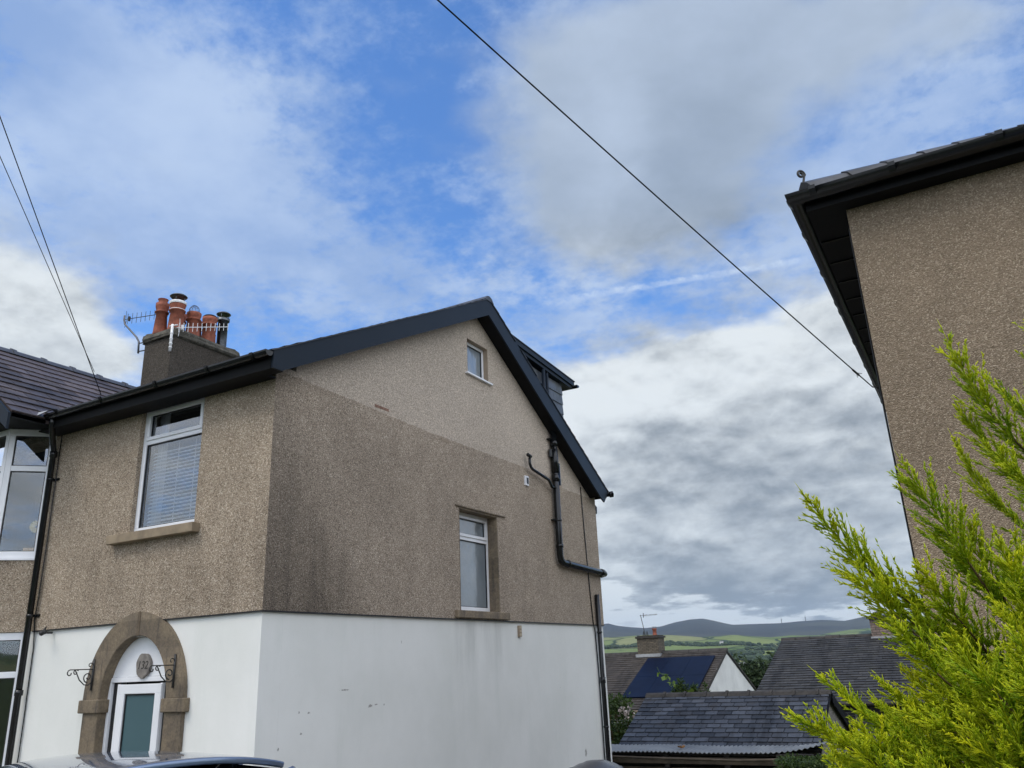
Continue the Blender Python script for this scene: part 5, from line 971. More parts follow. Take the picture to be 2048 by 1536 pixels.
tag(MB().box(-3.95, -3.5, 15.45, 15.9, -2.6, -1.93).build('blue_crate', mat('blue_plastic', (.015, .02, .10), .5, fn=grain((.015, .02, .10), .2, 4.))), 'dark blue plastic crate stacked under the right end of the corrugated lean-to', 'crate')
b = MB(); rn = random.Random(3)
for (x, y, s) in ((-5.35, 15.6, .07), (-5.32, 15.55, .05)): 
    for k in range(7): a = k * .9; b.add([(x, y, -1.60), (x + s * math.cos(a), y + s * math.sin(a), -1.58), (x + s * math.cos(a + .5), y + s * math.sin(a + .5), -1.55)], [(0, 1, 2)])
tag(b.build('fallen_leaf', mat('dry_leaf', rough=.8, fn=grain((.30, .14, .03), .3, 20.))), 'curled orange dead leaf lying on the corrugated lean-to roof', 'leaf')

# ------------------------------------------------------------------ house with solar panels
A = thing('solar_panelled_house', 'house with solar panels on its brown slate roof and a plain white gable', 'house', loc=(-12., 36.6, -7.))
az_ = lambda y: .19 - .42 * abs(y - 36.6)
b = MB(); wall(b, 'x', -10.12, -.3, 32.0, 41.2, -7.5, lambda y: az_(y) - .03, (), (36.6,)); b.build('gable_wall', M['white_render'], A)
b = MB(); wall(b, 'y', 32.0, .3, -22., -10.42, -7.5, -1.8, [(-14.6, -13.2, -4., -2.5), (-18.6, -17.2, -4., -2.5)]); wall(b, 'y', 40.9, .3, -22., -10.42, -7.5, -1.8); wall(b, 'x', -22., .3, 32.3, 40.9, -7.5, lambda y: az_(y) - .03, (), (36.6,)); b.build('wall', M['white_render'], A)
TA = lambda u, d, z: (u, 32.1 + d, z)
for u in (-14.6, -18.6): window(TA, u, u + 1.4, -4., -2.5, A, 2, None, .07, 'glassdark')
b = MB(); L = math.hypot(5, 2.1); slates(b, (-22.2, 31.65, -1.91), (1, 0, 0), (0, 1, .42), 12.12, L, .21, .3, .012, None, 51, .008); slates(b, (-22.2, 41.55, -1.91), (1, 0, 0), (0, -1, .42), 12.12, L, .21, .3, .012, None, 52)
b.prism([(31.66, -1.93), (36.6, .165), (41.54, -1.93), (41.54, -1.98), (36.6, .10), (31.66, -1.98)], 'x', -22.15, -10.075); AR = b.build('roof', M['slate_brown'], A)
b = MB(); x = -22.2
while x < -10.1: b.prism([(36.42, .12), (36.5, .21), (36.6, .245), (36.7, .21), (36.78, .12)], 'x', x, min(x + .44, -10.06), rng.random()); x += .455
b.build('ridge_tiles', M['ridge_old'], AR)
b = MB(); b.prism([(31.6, -1.96), (36.6, .15), (36.6, .03), (31.6, -2.06)], 'x', -10.115, -10.09); b.prism([(41.6, -1.96), (36.6, .15), (36.6, .03), (41.6, -2.06)], 'x', -10.115, -10.09); b.build('verge', M['soffit'], A)
b = MB(); b.tube([(-22.2, 31.6, -1.98), (-10.0, 31.6, -1.98)], .06, 8); b.box(-22., -10.1, 31.75, 31.78, -2.2, -2.0); b.build('gutter', M['timber'], A)
sp_ = MB(); p0 = Vector((0, 0, 0))
for i in range(3):
    for j in range(2):
        x0 = -13.42 + i * 1.008; s0 = .72 + j * 1.71
        ya = 36.6 - s0 - 1.70; yb = 36.6 - s0; dx = -.0
        n_ = Vector((0, -.387, .922)) * .07
        q = [Vector((x0, ya, az_(ya))) + n_, Vector((x0 + 1.0, ya, az_(ya))) + n_, Vector((x0 + 1.0, yb, az_(yb))) + n_, Vector((x0, yb, az_(yb))) + n_]
        sp_.add(q + [v_ - n_ * .6 for v_ in q], [(0, 1, 2, 3), (0, 4, 5, 1), (1, 5, 6, 2), (2, 6, 7, 3), (3, 7, 4, 0)])
sp_.build('solar_panel', M['solar'], A)
b = MB(); b.box(-14.0, -13.0, 36.2, 37.0, -.3, .80); AC = b.build('chimney', M['brick_old'], A)
b = MB(); b.box(-14.06, -12.94, 36.14, 37.06, .80, .88); b.box(-13.98, -13.02, 36.2, 37.0, .88, .92); b.build('chimney_cap', M['ridge_old'], AC)
b = MB(); b.box(-14.08, -12.94, 36.10, 37.1, .0, .13); b.build('flashing', M['lead'], AC)
MB().lathe([(.10, 0), (.10, .05), (.085, .1), (.09, .25), (.11, .27), (.11, .31), (.08, .31)], (-13.27, 36.6, .90), 14).build('chimney_pot', M['terracotta'], AC, True)
b = MB()
for x in (-13.80, -13.63):
    for t_ in np.linspace(0, 6.28, 7)[:-1]: b.tube([(x + .06 * math.cos(t_), 36.6 + .06 * math.sin(t_), .90), (x, 36.6, 1.14)], .008, 4)
for t_ in np.linspace(0, 6.28, 9)[:-1]: b.tube([(-13.27 + .09 * math.cos(t_), 36.6 + .09 * math.sin(t_), 1.2), (-13.27 + .09 * math.cos(t_), 36.6 + .09 * math.sin(t_), 1.30)], .008, 4)
b.build('bird_guard', M['iron'], AC)
t = thing('tv_aerial', 'thin television aerial on a tall mast above the solar-panelled house', 'aerial', loc=(-13.75, 36.5, .9))
MB().tube([(-13.68, 36.5, .88), (-13.84, 36.5, 1.84)], .014, 6).build('pole', M['iron'], t)
b = MB(); yagi(b, (-13.88, 36.5, 1.80), (-13.12, 36.7, 1.82), 12, .05, .2, .006, Vector((0, 0, 1)), False); b.obox((-13.70, 36.5, 1.81), (.012, 0, 0), (0, .012, 0), (0, 0, .10)); b.build('antenna', M['iron'], t)

# ------------------------------------------------------------------ slate-roofed house with the brick chimney
Bh = thing('dark_slate_house', 'house with a broad weathered dark slate roof and a brick chimney, behind the golden conifer', 'house', loc=(-3., 27., -6.5))
bz = lambda y: .36 - .325 * abs(y - 28)
b = MB(); wall(b, 'x', -5.80, .3, 23.45, 32.6, -7., lambda y: bz(y) - .06, (), (28.,)); wall(b, 'y', 23.45, .3, -5.5, 6., -7., -1.18, [(-4.1, -3.35, -2.6, -1.42), (-2.6, -1.8, -2.6, -1.42)]); wall(b, 'y', 32.3, .3, -5.5, 6., -7., -1.2); b.build('wall', M['dash_grey'], Bh)
TB = lambda u, d, z: (u, 23.5 + d, z)
for u in (-4.1, -2.6): window(TB, u, u + .78, -2.6, -1.42, Bh, 1, None, .09, 'glassdark')
b = MB(); L = math.hypot(5.0, 1.625); slates(b, (-5.88, 23.0, -1.265), (1, 0, 0), (0, 1, .325), 12.1, L, .19, .28, .012, None, 61, .012); slates(b, (-5.88, 33.0, -1.265), (1, 0, 0), (0, -1, .325), 12.1, L, .19, .28, .012, None, 62)
b.prism([(23.01, -1.285), (28., .335), (32.99, -1.285), (32.99, -1.35), (28., .27), (23.01, -1.35)], 'x', -5.87, 6.15); BR = b.build('roof', M['slate_old'], Bh)
b = MB(); x = -5.9
while x < 6.1: q = rng.uniform(-.01, .015); b.prism([(27.84, .30 + q), (27.9, .38 + q), (28., .41 + q), (28.1, .38 + q), (28.16, .30 + q)], 'x', x, x + .43); x += .45
b.build('ridge_tiles', M['ridge_old'], BR)
b = MB(); b.tube([(-5.9, 22.94, -1.30), (6.1, 22.94, -1.30)], .05, 8); b.box(-5.85, 6., 23.1, 23.12, -1.5, -1.31); b.build('gutter', M['ridge_old'], Bh)
b = MB(); b.box(-3.17, -2.2, 27.7, 28.4, .0, .83); BC = b.build('chimney', M['brick'], Bh)
b = MB(); b.box(-3.24, -2.13, 27.62, 28.47, .83, .88); b.box(-3.2, -2.17, 27.66, 28.43, .88, .91); b.build('chimney_cap', M['ridge_old'], BC)
b = MB(); b.box(-3.20, -2.17, 27.66, 28.44, .18, .31); b.build('flashing', M['lead'], BC)
b = MB()
for x in (-2.95, -2.55): b.lathe([(.11, 0), (.13, .03), (.13, .10), (.02, .14)], (x, 28.05, .91), 12)
b.build('cowl', M['iron'], BC)
b = MB(); b.tube([(-3.1, 27.6, .25), (-2.8, 26.5, -.10), (-2.0, 25.7, -.36), (-1.2, 25.0, -.58)], .006, 5); b.build('cable', M['ridge_old'], Bh)
t = thing('tv_aerial', 'small dark television aerial fixed low on the brick chimney', 'aerial', loc=(-3.1, 28., .9))
MB().tube([(-3.1, 27.9, .88), (-3.14, 27.9, 1.12)], .014, 6).build('pole', M['iron'], t)
b = MB(); yagi(b, (-3.2, 27.9, 1.11), (-2.35, 28.1, 1.13), 12, .035, .12, .006, Vector((0, 0, 1)), False); b.build('antenna', M['iron'], t)
t = thing('garden_bush', 'dark leafy bush growing below the white window behind the conifer sprays', 'bush', loc=(-3.1, 20.5, -5.))
leafcloud(3500, clumps([(-3.0, 20.3, -2.2, .6, .5, .5), (-2.6, 20.2, -2.6, .6, .5, .6), (-3.4, 20.4, -2.7, .5, .5, .5), (-3., 20.3, -3.4, .7, .5, .8)], .3), .09, 17, 'leaf_far', 'leaves', t)
MB().tube([(-3.1, 20.5, -5.3), (-3.0, 20.3, -2.8)], .05, 6).build('stem', M['bark'], t)
tag(bevel(MB().box(-2.4, -1.1, 18.9, 19.1, -3.9, -2.3).build('garden_wall', M['sand']), .03), 'cream stone garden wall glimpsed through the conifer beside the garage', 'wall')

# ------------------------------------------------------------------ far houses, trees, pylons
def far_house(x, y, z, w_, l, h, rz_, label, wallm, roofm, rot):
    t = thing('far_house', label, 'house', 'small houses down in the valley', (0, 0, 0)); t.location = (x, y, z); t.rotation_euler = (0, 0, rot)
    a = MB().prism([(-w_ / 2, -4), (w_ / 2, -4), (w_ / 2, h), (0, h + rz_), (-w_ / 2, h)], 'y', 0, l).build('wall', wallm)
    c = MB().prism([(-w_ / 2 - .4, h - .25), (0, h + rz_ + .05), (w_ / 2 + .4, h - .25), (w_ / 2 + .4, h - .05), (0, h + rz_ + .3), (-w_ / 2 - .4, h - .05)], 'y', -.4, l + .4).build('roof', roofm)
    w_m = MB(); w_m.prism([(-1.1, .5), (1.1, .5), (1.1, h * .55), (.6, h * .55 + .8), (0, h * .55 + 1.1), (-.6, h * .55 + .8), (-1.1, h * .55)], 'y', -.08, -.01); d = w_m.build('window', M['soffit'])
    for o in (a, c, d): o.parent = t
    return t
cream = mat('cream_render', rough=.9, fn=grain((.42, .37, .29), .1, 1.)); greyr = mat('grey_tiles', rough=.8, fn=grain((.12, .12, .125), .2, 1.)); brownw = mat('brown_render', rough=.9, fn=grain((.22, .17, .12), .1, 1.))
far_house(-60.3, 241., -7.2, 5.4, 9, 2.6, 1.7, 'cream gabled house with an arched window, far off in the gap between the roofs', cream, greyr, R(14))
far_house(-66., 262., -8., 8, 12, 2.8, 2.2, 'grey-roofed house behind the cream gabled one', greyr, greyr, R(70))
far_house(-54., 275., -7.6, 9, 10, 2.2, 2.0, 'long grey-roofed house right of the cream gabled one', brownw, greyr, R(80))
for i, (x, y, lb) in enumerate(((-166, 395, 'pale far house nearest the corner downpipe'), (-160, 400, 'small far house with light walls, second from the corner downpipe'), (-150, 402, 'far whitewashed house just left of the solar-panelled house chimney'))):
    far_house(x, y, -3.3 - .2 * i, 6, 8, 2., 1.6, lb, cream if i != 1 else M['white_render'], greyr, R(20 + 30 * i))
def ground_z(x, y):
    dg = bpy.context.evaluated_depsgraph_get(); return None
gob = bpy.data.objects['ground']; bpy.context.view_layer.update()
def gz(x, y):
    ok, loc, nrm, idx = gob.ray_cast(Vector((x, y, 2000)), Vector((0, 0, -1))); return loc.z if ok else -60
far_house(math.sin(-.272) * 2560, math.cos(-.272) * 2560, gz(math.sin(-.272) * 2560, math.cos(-.272) * 2560) + 6, 6, 9, 4, 2, 'white farmhouse among trees high on the green hillside', M['white_render'], greyr, R(80))
for i, (a, lb) in enumerate(((-.2052, 'thin radio mast on the hill ridge, left of the two'), (-.1794, 'thin radio mast on the hill ridge, right of the two'))):
    x, y = math.sin(a) * 7950, math.cos(a) * 7950; z = gz(x, y); b = MB()
    b.tube([(x, y, z - 5), (x, y, z + 46)], [3.2, 1.6], 4); b.box(x - 7, x + 7, y - 1, y + 1, z + 26, z + 29)
    tag(b.build('radio_mast', M['iron']), lb, 'mast', 'masts on the hill ridge')
# single trees on the fields, then the woods and hedgerows that read as one mass
rn = random.Random(77); ico = []
def blob(mb, x, y, z, r, h, rn):
    """faceted uneven crown for a tree a kilometre or more away"""
    n = 7; rings = [(.25, 0), (.85, .25), (1., .5), (.8, .78), (.35, .96)]
    vs = [(x + r * q * rn.uniform(.75, 1.2) * math.cos(6.283 * (j + .5 * (i % 2)) / n), y + r * q * rn.uniform(.75, 1.2) * math.sin(6.283 * (j + .5 * (i % 2)) / n), z + h * (t + rn.uniform(-.06, .06))) for i, (q, t) in enumerate(rings) for j in range(n)]
    mb.add(vs + [(x, y, z + h)], [(i * n + j, i * n + (j + 1) % n, (i + 1) * n + (j + 1) % n, (i + 1) * n + j) for i in range(4) for j in range(n)] + [(4 * n + j, 4 * n + (j + 1) % n, 5 * n) for j in range(n)], rn.random())
single = [(-.305, 1900, 16, 'rounded tree standing alone on the field right of the solar house chimney'), (-.262, 2150, 14, 'single tree on the pale field below the dark fell'), (-.125, 2750, 16, 'lone tree on the ridge of the bright green hill, above the dark slate roof'),
          (-.33, 2050, 15, 'tall tree on the field immediately right of the mossy chimney')]
for a, q, h, lb in single:
    x, y = math.sin(a) * q, math.cos(a) * q; z = gz(x, y); t = thing('field_tree', lb, 'tree', 'single trees on the far fields', (x, y, z))
    MB().tube([(x, y, z - 1), (x, y, z + h * .5)], [.6, .3], 6).build('trunk', M['bark'], t)
    cb = MB()
    for k in range(7): blob(cb, x + rn.uniform(-.3, .3) * h, y + rn.uniform(-.3, .3) * h, z + h * rn.uniform(.12, .45), h * rn.uniform(.18, .3), h * rn.uniform(.35, .5), rn)
    cb.build('crown', M['leaf_far'], t)
wd = MB()
for i in range(90):           # strips of woodland and hedge
    a = rn.uniform(-.47, .02); q = rn.choice([1150, 1300, 1450, 1600, 1800, 2050, 2300, 2600]) * rn.uniform(.95, 1.05); dirn = rn.uniform(-.35, .35); ln = rn.uniform(40, 260); big = q < 1700 or rn.random() < .3
    x0, y0 = math.sin(a) * q, math.cos(a) * q; m_ = int(ln / (7 if big else 9))
    for k in range(m_):
        for row in range(4 if big else 2):
            x = x0 + (k * ln / m_) * math.cos(dirn) + rn.uniform(-4, 4); y = y0 + (k * ln / m_) * math.sin(dirn) + rn.uniform(-4, 4) + row * 14; h = rn.uniform(5, 12) if big else rn.uniform(2.5, 11) * rn.uniform(.5, 1)
            if rn.random() < .15: continue
            blob(wd, x, y, gz(x, y) - 1, h * .75, h, rn)
tag(wd.build('distant_woodland', M['leaf_far']), 'dark hedgerows and woods across the valley fields', 'woodland', None, 'stuff')
wd = MB()
for i in range(700):          # trees on the valley floor beyond the gardens
    a = rn.uniform(-.5, .02); q = rn.uniform(420, 1250); x, y = math.sin(a) * q, math.cos(a) * q; h = rn.uniform(7, 13); blob(wd, x, y, gz(x, y) - 1, h * .5, h, rn)
tag(wd.build('valley_trees', M['leaf_far']), 'mass of dark trees on the valley floor', 'woodland', None, 'stuff')
HAZE = 4.8e-5
# ------------------------------------------------------------------ golden conifer close to the camera
K = thing('golden_conifer', 'bright yellow-green feathery conifer close in the lower right corner', 'tree', loc=(.62, 2.95, GZ))
def conifer():
    rs = np.random.RandomState(12); V = []; T = []; tb = MB()
    up = np.array([0, 0, 1.])
    def nrm(a): return a / np.maximum(np.linalg.norm(a, axis=-1, keepdims=True), 1e-9)
    def cones(p, d, L, r, tint):
        """p,d (n,3); L,r (n,) -> three-sided tapering shoots"""
        a = nrm(np.cross(d, rs.normal(size=d.shape))); b2 = np.cross(d, a)
        ring = [p + r[:, None] * (math.cos(t) * a + math.sin(t) * b2) for t in (0, 2.094, 4.189)]
        mid = [p + d * L[:, None] * .6 + .8 * r[:, None] * (math.cos(t) * a + math.sin(t) * b2) for t in (0, 2.094, 4.189)]
        V.append(np.stack(ring + mid + [p + d * L[:, None]], 1)); T.append(tint)
    trunk = np.array([.62, 2.95])
    for k, sp in enumerate(SPRAYS):
        tip = np.array(sp[:3]); base = np.array(sp[3:]); L = np.linalg.norm(tip - base); ax = (tip - base) / L
        side = nrm(np.cross(ax, up)); nn = np.cross(side, ax); bend = rs.uniform(-.10, .06) * L; sb = rs.uniform(-.06, .06) * L
        roll = rs.uniform(-.7, .7)
        P = lambda s: base + (tip - base) * s[:, None] + nn * (bend * np.sin(np.pi * s))[:, None] + side * (sb * np.sin(np.pi * s))[:, None]
        n = int(L / (.0068 if k < 22 else .0085)); s = np.sort(rs.uniform(.03, .985, n)); p = P(s)
        e = 1e-3; d = nrm(P(s + e) - P(s - e))
        # main stem
        ss_ = np.linspace(0, 1, 14); pp = P(ss_); tb.tube([tuple(q) for q in pp[:9]], [float(.0042 * (1 - .8 * q)) for q in ss_[:9]], 5)
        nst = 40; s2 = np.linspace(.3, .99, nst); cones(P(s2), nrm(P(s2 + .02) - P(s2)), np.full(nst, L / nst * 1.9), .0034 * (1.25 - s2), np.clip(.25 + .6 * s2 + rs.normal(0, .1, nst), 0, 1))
        ph = rs.uniform(0, 6.28, n); flat = np.where(rs.uniform(0, 1, n) < .75, np.where(rs.uniform(0, 1, n) < .5, 0, np.pi) + rs.normal(0, .45, n), ph) + roll
        out = np.cos(flat)[:, None] * side + np.sin(flat)[:, None] * nn
        ang = rs.uniform(.28, .62, n)
        sd = nrm(d * np.cos(ang)[:, None] + out * np.sin(ang)[:, None] + up * .12)
        env = np.interp(s, [0, .35, .7, .88, 1.], [.19, .19, .13, .05, .006]) * rs.uniform(.3, 1.15, n) * ((.95 if k in (2, 14, 15, 17, 7, 6) else .82) if k < 22 else .98) * min(1.15, L / .5)
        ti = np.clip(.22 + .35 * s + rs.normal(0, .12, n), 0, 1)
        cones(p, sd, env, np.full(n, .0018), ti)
        # shootlets along each side shoot
        m = np.maximum((env / .0048).astype(int), 1); idx = np.repeat(np.arange(n), m); u = rs.uniform(.08, .98, idx.size)
        q = p[idx] + sd[idx] * (env[idx] * u)[:, None]; dd = sd[idx]; o2 = nrm(np.cross(dd, rs.normal(size=dd.shape)))
        a2 = rs.uniform(.3, .65, idx.size); l2 = (.008 + .018 * (1 - u)) * rs.uniform(.6, 1.3, idx.size) * np.clip(env[idx] / .05, .45, 1.1)
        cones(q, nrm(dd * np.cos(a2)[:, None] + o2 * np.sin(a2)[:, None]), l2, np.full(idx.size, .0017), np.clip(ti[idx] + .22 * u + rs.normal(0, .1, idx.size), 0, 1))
        # limb back to the trunk
        if k % 3 == 0 and k > 21:
            hz = max(-1.9, base[2] - .35); tb.tube([tuple(base), ((base[0] + trunk[0]) / 2, (base[1] + trunk[1]) / 2, (base[2] * .6 + hz * .4)), (trunk[0], trunk[1], hz)], [.004, .006, .012], 5)
    v = np.concatenate(V).reshape(-1, 3); t = np.concatenate(T); n = len(t)
    loc = np.array([[0, 1, 4, 3], [1, 2, 5, 4], [2, 0, 3, 5], [3, 4, 6, 6], [4, 5, 6, 6], [5, 3, 6, 6]])
    q4 = (np.arange(n)[:, None, None] * 7 + loc[None, :3]).reshape(-1, 4); q3 = (np.arange(n)[:, None, None] * 7 + loc[None, 3:, :3]).reshape(-1, 3)
    me = bpy.data.meshes.new('foliage'); me.vertices.add(len(v)); me.vertices.foreach_set('co', v.astype(np.float32).ravel())
    me.loops.add(q4.size + q3.size); me.loops.foreach_set('vertex_index', np.concatenate([q4.ravel(), q3.ravel()]).astype(np.int32))
    me.polygons.add(len(q4) + len(q3)); st_ = np.concatenate([np.arange(len(q4)) * 4, q4.size + np.arange(len(q3)) * 3]).astype(np.int32); me.polygons.foreach_set('loop_start', st_)
    me.update(calc_edges=True); at = me.attributes.new('tint', 'FLOAT', 'FACE'); at.data.foreach_set('value', np.concatenate([np.repeat(t, 3), np.repeat(t, 3)]).astype(np.float32))
    me.materials.append(M['conifer']); o = bpy.data.objects.new('foliage', me); C.objects.link(o); o.parent = K; o.matrix_parent_inverse = Matrix.Translation(-Vector(K.location))
    print('conifer shoots', n)
    tb.tube([(.62, 2.95, GZ), (.62, 2.95, -.6), (.66, 2.98, .4)], [.07, .05, .012], 10); tb.build('trunk', M['bark'], K, True)
conifer()

# ------------------------------------------------------------------ cars
def paint(name, col, coat=1.): return mat(name, rough=.32, spec=.5, metal=.55, coat=coat, fn=grain(col, .04, 30.))
M['tyre'] = mat('tyre', (.02, .02, .02), .85, fn=grain((.02, .02, .02), .2, 30.)); M['car_glass'] = mat('car_glass', (.012, .014, .017), .03, .9, fn=grain((.012, .014, .017), .1, 2.), coat=1.)
def car(name, label, loc, rot, pm, Hh=1.70, L=4.4, Wd=1.82, panes=True, roofbulge=.05, crown=.045, fall=0.):
    """x = forward; built round the origin, on the ground, then placed"""
    t = bpy.data.objects.new(name, None); C.objects.link(t); tag(t, label, 'car')
    def add(mb, nm, m, par=None, sm=True, bev=0):
        o = mb.build(nm, m, None, sm); o.parent = par or t
        if bev: bevel(o, bev, 3)
        return o
    # stations: x, half width, sill z, shoulder z
    st = [(L * .5, .58, .42, .62), (L * .485, .72, .30, .74), (L * .44, .84, .24, .86), (L * .30, .90, .22, .98), (L * .16, .91, .22, 1.05), (0, .91, .22, 1.04), (-L * .2, .91, .22, 1.05), (-L * .38, .89, .24, 1.06), (-L * .46, .82, .28, 1.03), (-L * .495, .70, .36, .90), (-L * .5, .6, .45, .75)]
    b = MB(); pr = []
    for (x, w_, zs, zt) in st:
        w_ *= Wd / 1.82; pr.append([(x, -w_ * .92, zs), (x, -w_, zs + .12), (x, -w_, (zs + zt) / 2), (x, -w_ * .98, zt - .08), (x, -w_ * .9, zt), (x, -w_ * .5, zt + .035), (x, 0, zt + .05), (x, w_ * .5, zt + .035), (x, w_ * .9, zt), (x, w_ * .98, zt - .08), (x, w_, (zs + zt) / 2), (x, w_, zs + .12), (x, w_ * .92, zs)])
    n = 13; vs = [p for q in pr for p in q]; fs = [(i * n + j, i * n + (j + 1) % n, (i + 1) * n + (j + 1) % n, (i + 1) * n + j) for i in range(len(st) - 1) for j in range(n)]
    b.add(vs, fs + [tuple(range(n)), tuple(range((len(st) - 1) * n, len(st) * n))[::-1]]); body = add(b, 'body', pm)
    # glasshouse: front / rear of the roof and of the belt line
    xf, xr, bf, br = L * .10, -L * .42, L * .24, -L * .46; rw, bw = .62, .80
    def rp(u, v):      # roof surface, u 0..1 front to back, v -1..1 across
        x = xf + (xr - xf) * u; edge = abs(v)
        z = Hh - crown * edge ** 2.2 - roofbulge * (abs(u - .42) / .58) ** 2.3 - fall * u; ww = rw - .05 * max(0, (u - .8) * 5) ** 2
        return (x - .10 * edge ** 3 * (1 if u < .15 else 0) * (1 - u / .15) , v * ww, z)
    def patch(f, nu, nv, u0, u1, v0, v1, lift=0.):
        mb = MB(); vs = []
        for i in range(nu + 1):
            for j in range(nv + 1):
                x, y, z = f(u0 + (u1 - u0) * i / nu, v0 + (v1 - v0) * j / nv); vs.append((x, y, z + lift))
        return mb.add(vs, [(i * (nv + 1) + j, (i + 1) * (nv + 1) + j, (i + 1) * (nv + 1) + j + 1, i * (nv + 1) + j + 1) for i in range(nu) for j in range(nv)])
    ro = add(patch(rp, 26, 20, 0, 1, -1, 1), 'roof', pm); md = ro.modifiers.new('s', 'SOLIDIFY'); md.thickness = .035; md.offset = -1; bevel(ro, .012, 3)
    if panes:
        for (u0, u1) in ((.05, .46), (.52, .93)):
            add(patch(rp, 14, 16, u0 - .012, u1 + .012, -.86, .86, .0025), 'seal', M['dark_rubber'], ro)
            g_ = patch(rp, 14, 16, u0, u1, -.82, .82, .008); add(g_, 'roof_glass', M['car_glass'], ro)
    def quad(a, b_, c, d, nm, m, k=.0, par=None):
        mb = MB(); a, b_, c, d = map(Vector, (a, b_, c, d)); nn = (b_ - a).cross(d - a).normalized(); vs = []; N_ = 8
        for i in range(N_ + 1):
            for j in range(N_ + 1):
                u, v = i / N_, j / N_; p = (a * (1 - u) + b_ * u) * (1 - v) + (d * (1 - u) + c * u) * v; vs.append(p + nn * k * math.sin(math.pi * u))
        mb.add(vs, [(i * (N_ + 1) + j, (i + 1) * (N_ + 1) + j, (i + 1) * (N_ + 1) + j + 1, i * (N_ + 1) + j + 1) for i in range(N_) for j in range(N_)]); return add(mb, nm, m, par)
    zb = 1.05; rz_ = Hh - crown - roofbulge * .55
    quad((bf, -bw + .06, zb), (bf, bw - .06, zb), (xf - .04, rw - .03, rz_), (xf - .04, -rw + .03, rz_), 'windscreen', M['car_glass'], .05)
    quad((br, bw - .08, zb), (br, -bw + .08, zb), (xr + .02, -rw + .05, rz_ - .04), (xr + .02, rw - .05, rz_ - .04), 'rear_window', M['car_glass'], .04)
    b = MB(); b.tube([(rp(0, v)[0] + .012, rp(0, v)[1], rp(0, v)[2] - .035) for v in np.linspace(-.97, .97, 22)], .016, 6); add(b, 'windscreen_seal', M['dark_rubber'])
    for s_ in (-1, 1):
        quad((br + .05, s_ * bw, zb), (bf - .03, s_ * bw, zb), (xf - .06, s_ * rw, rz_), (xr + .06, s_ * (rw - .02), rz_ - .03), 'side_window', M['car_glass'], 0)
        b = MB()
        for (p, q) in (((bf, s_ * (bw - .02), zb), (xf, s_ * (rw - .01), rz_)), ((-.25, s_ * (bw + .004), zb), (-.35, s_ * (rw + .004), rz_ + .01)), ((br + .12, s_ * (bw - .02), zb), (xr + .05, s_ * (rw - .03), rz_ - .03))): b.tube([p, q], .032, 8)
        [setattr(q_, 'parent', t) for q_ in b.each('pillar', pm, None, True)]
        b = MB(); b.tube([(bf - .2, s_ * (bw + .1), zb + .02), (bf - .18, s_ * (bw + .28), zb + .06)], [.05, .075], 10); b.obox((bf - .19, s_ * (bw + .24), zb + .08), (.05, 0, 0), (0, .10, 0), (0, 0, .065)); add(b, 'wing_mirror', pm, None, False, .03)
        for x in (L * .31, -L * .29):
            w_ = MB(); yy = s_ * .80
            def ring(prof): 
                vs = [(x + r * math.cos(2 * math.pi * j / 28), yy + s_ * o_, .34 + r * math.sin(2 * math.pi * j / 28)) for r, o_ in prof for j in range(28)]; k = len(prof)
                return vs, [(i * 28 + j, i * 28 + (j + 1) % 28, (i + 1) * 28 + (j + 1) % 28, (i + 1) * 28 + j) for i in range(k - 1) for j in range(28)]
            w_.add(*ring([(.2, -.1), (.33, -.1), (.34, -.07), (.34, .07), (.32, .10), (.22, .105)])); wo = add(w_, 'wheel', M['tyre'])
            w_ = MB(); w_.add(*ring([(.22, .095), (.21, .07), (.03, .08), (.001, .085)])); add(w_, 'rim', M['alu'], wo)
        b = MB(); b.obox((L * .455, s_ * .62, .70), (.05, 0, 0), (0, .16, 0), (0, 0, .06)); add(b, 'headlight', M['frost'], None, False, .03)
        b = MB(); b.obox((-L * .475, s_ * .66, .86), (.04, 0, 0), (0, .10, 0), (0, 0, .10)); add(b, 'tail_light', mat('tail_red', (.3, .01, .01), .2, fn=grain((.3, .01, .01), .1, 5.)), None, False, .03)
    b = MB(); b.obox((L * .5, 0, .52), (.012, 0, 0), (0, .38, 0), (0, 0, .08)); add(b, 'grille', M['dark_rubber'], None, False, .01)
    t.location = loc; t.rotation_euler = (0, 0, rot); return t
car('parked_car', 'silver-blue car with a dark glass roof, its top just showing below the arched door', (-4.18, 3.30, GZ), R(-20), paint('blue_silver_paint', (.15, .21, .32)), 1.672, 4.3, 1.84, True, .03, .075, .07)
# two things on the sill inside the bay
tag(bevel(MB().obox((-10.05, 5.86, 1.50), (.05, .04, 0), (-.02, .025, 0), (0, 0, .065)).build('wooden_box', mat('pale_wood', rough=.5, fn=grain((.42, .24, .09), .2, 9.))), .004), 'small wooden box on the sill inside the upper bay window', 'box')
F_ = thing('dried_flower', 'round yellow flower ornament behind the glass of the upper bay window', 'ornament', loc=(-10.08, 5.95, 1.43))
MB().tube([(-10.08, 5.95, 1.43), (-10.10, 5.93, 1.80)], .005, 5).build('stem', M['bark'], F_)
b = MB()
for k in range(14): a = k * .4488; b.obox((-10.10 + .03 * math.cos(a), 5.93 + .03 * math.cos(a), 1.84 + .045 * math.sin(a)), (.022 * math.cos(a), .022 * math.cos(a), .03 * math.sin(a)), (.004, -.004, 0), (-.008 * math.sin(a), -.008 * math.sin(a), .012 * math.cos(a)))
b.build('petals', mat('straw_yellow', rough=.8, fn=grain((.55, .40, .10), .2, 20.)), F_)
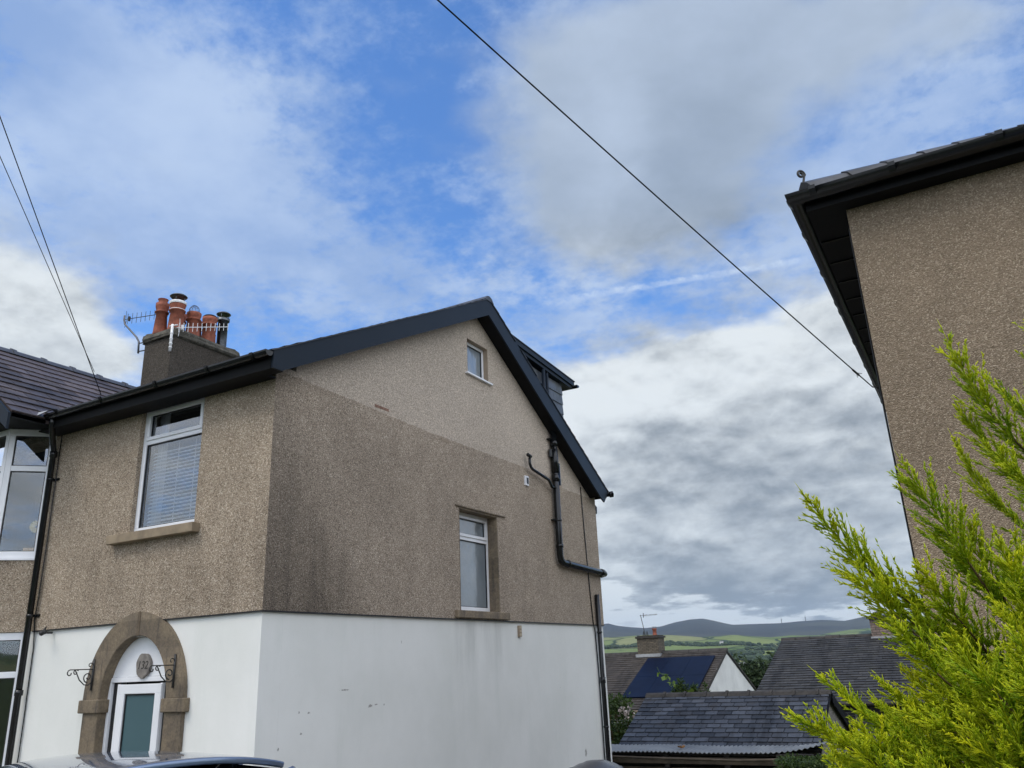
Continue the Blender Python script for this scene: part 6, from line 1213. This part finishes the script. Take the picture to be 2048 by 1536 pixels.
# ------------------------------------------------------------------ wheeled bin on the drive
WB = thing('wheelie_bin', 'dark grey wheeled bin with domed lid on the drive beside the white gable wall', 'bin')
pg = mat('bin_plastic', rough=.3, spec=.5, fn=grain((.055, .06, .07), .1, 6., 4, rough=(.22, .4)))
b = MB(); lv = [(-.20, .24, 0.08), (-.215, .27, .5), (-.235, .30, .94), (-.26, .325, .945), (-.26, .325, .98)]
vs = [(sx * w_, sy * d_, z) for (w_, d_, z) in lv for (sx, sy) in ((-1, -1), (1, -1), (1, 1), (-1, 1))]
b.add(vs, [(i * 4 + j, i * 4 + (j + 1) % 4, (i + 1) * 4 + (j + 1) % 4, (i + 1) * 4 + j) for i in range(4) for j in range(4)] + [(3, 2, 1, 0), (16, 17, 18, 19)]); o = b.build('body', pg); o.parent = WB; bevel(o, .02, 3)
b = MB(); N_ = 16
for i in range(N_ + 1):
    for j in range(N_ + 1):
        u, v_ = i / N_ * 2 - 1, j / N_ * 2 - 1; b.v.append((u * .29, v_ * .36 - .01, .985 + .105 * (1 - abs(u) ** 2.4) * (1 - .75 * abs(v_) ** 2.2) - .006 * (abs(abs(u) - .55) < .06)))
b.c.append((0, 0)); b.f = [(i * (N_ + 1) + j, (i + 1) * (N_ + 1) + j, (i + 1) * (N_ + 1) + j + 1, i * (N_ + 1) + j + 1) for i in range(N_) for j in range(N_)]; b.t = [.5] * len(b.f)
o = b.build('lid', pg, None, True); o.parent = WB; md = o.modifiers.new('s', 'SOLIDIFY'); md.thickness = .02; md.offset = -1
b = MB(); b.tube([(-.2, .36, .92), (-.2, .40, .96), (.2, .40, .96), (.2, .36, .92)], .014, 8); o = b.build('handle', pg, None, True); o.parent = WB
for s_ in (-1, 1):
    b = MB(); b.tube([(s_ * .23, .27, .1), (s_ * .28, .27, .1)], .1, 20); o = b.build('wheel', M['tyre'], None, False); o.parent = WB
WB.location = (-3.9, 8.62, GZ); WB.rotation_euler = (0, 0, R(28))
bpy.context.view_layer.update()
# ------------------------------------------------------------------ the air between here and the hills
hz = MB().box(-15000, 15000, -15000, 15000, -130, 700).build('haze'); tag(hz, kind='stuff')
hm = bpy.data.materials.new('haze'); hm.use_nodes = True; t_ = hm.node_tree; t_.nodes.clear(); vo = t_.nodes.new('ShaderNodeVolumePrincipled'); vo.inputs['Density'].default_value = HAZE; vo.inputs['Color'].default_value = (.66, .82, 1, 1); vo.inputs['Anisotropy'].default_value = .2
ou = t_.nodes.new('ShaderNodeOutputMaterial'); t_.links.new(vo.outputs[0], ou.inputs['Volume']); hz.data.materials.append(hm)
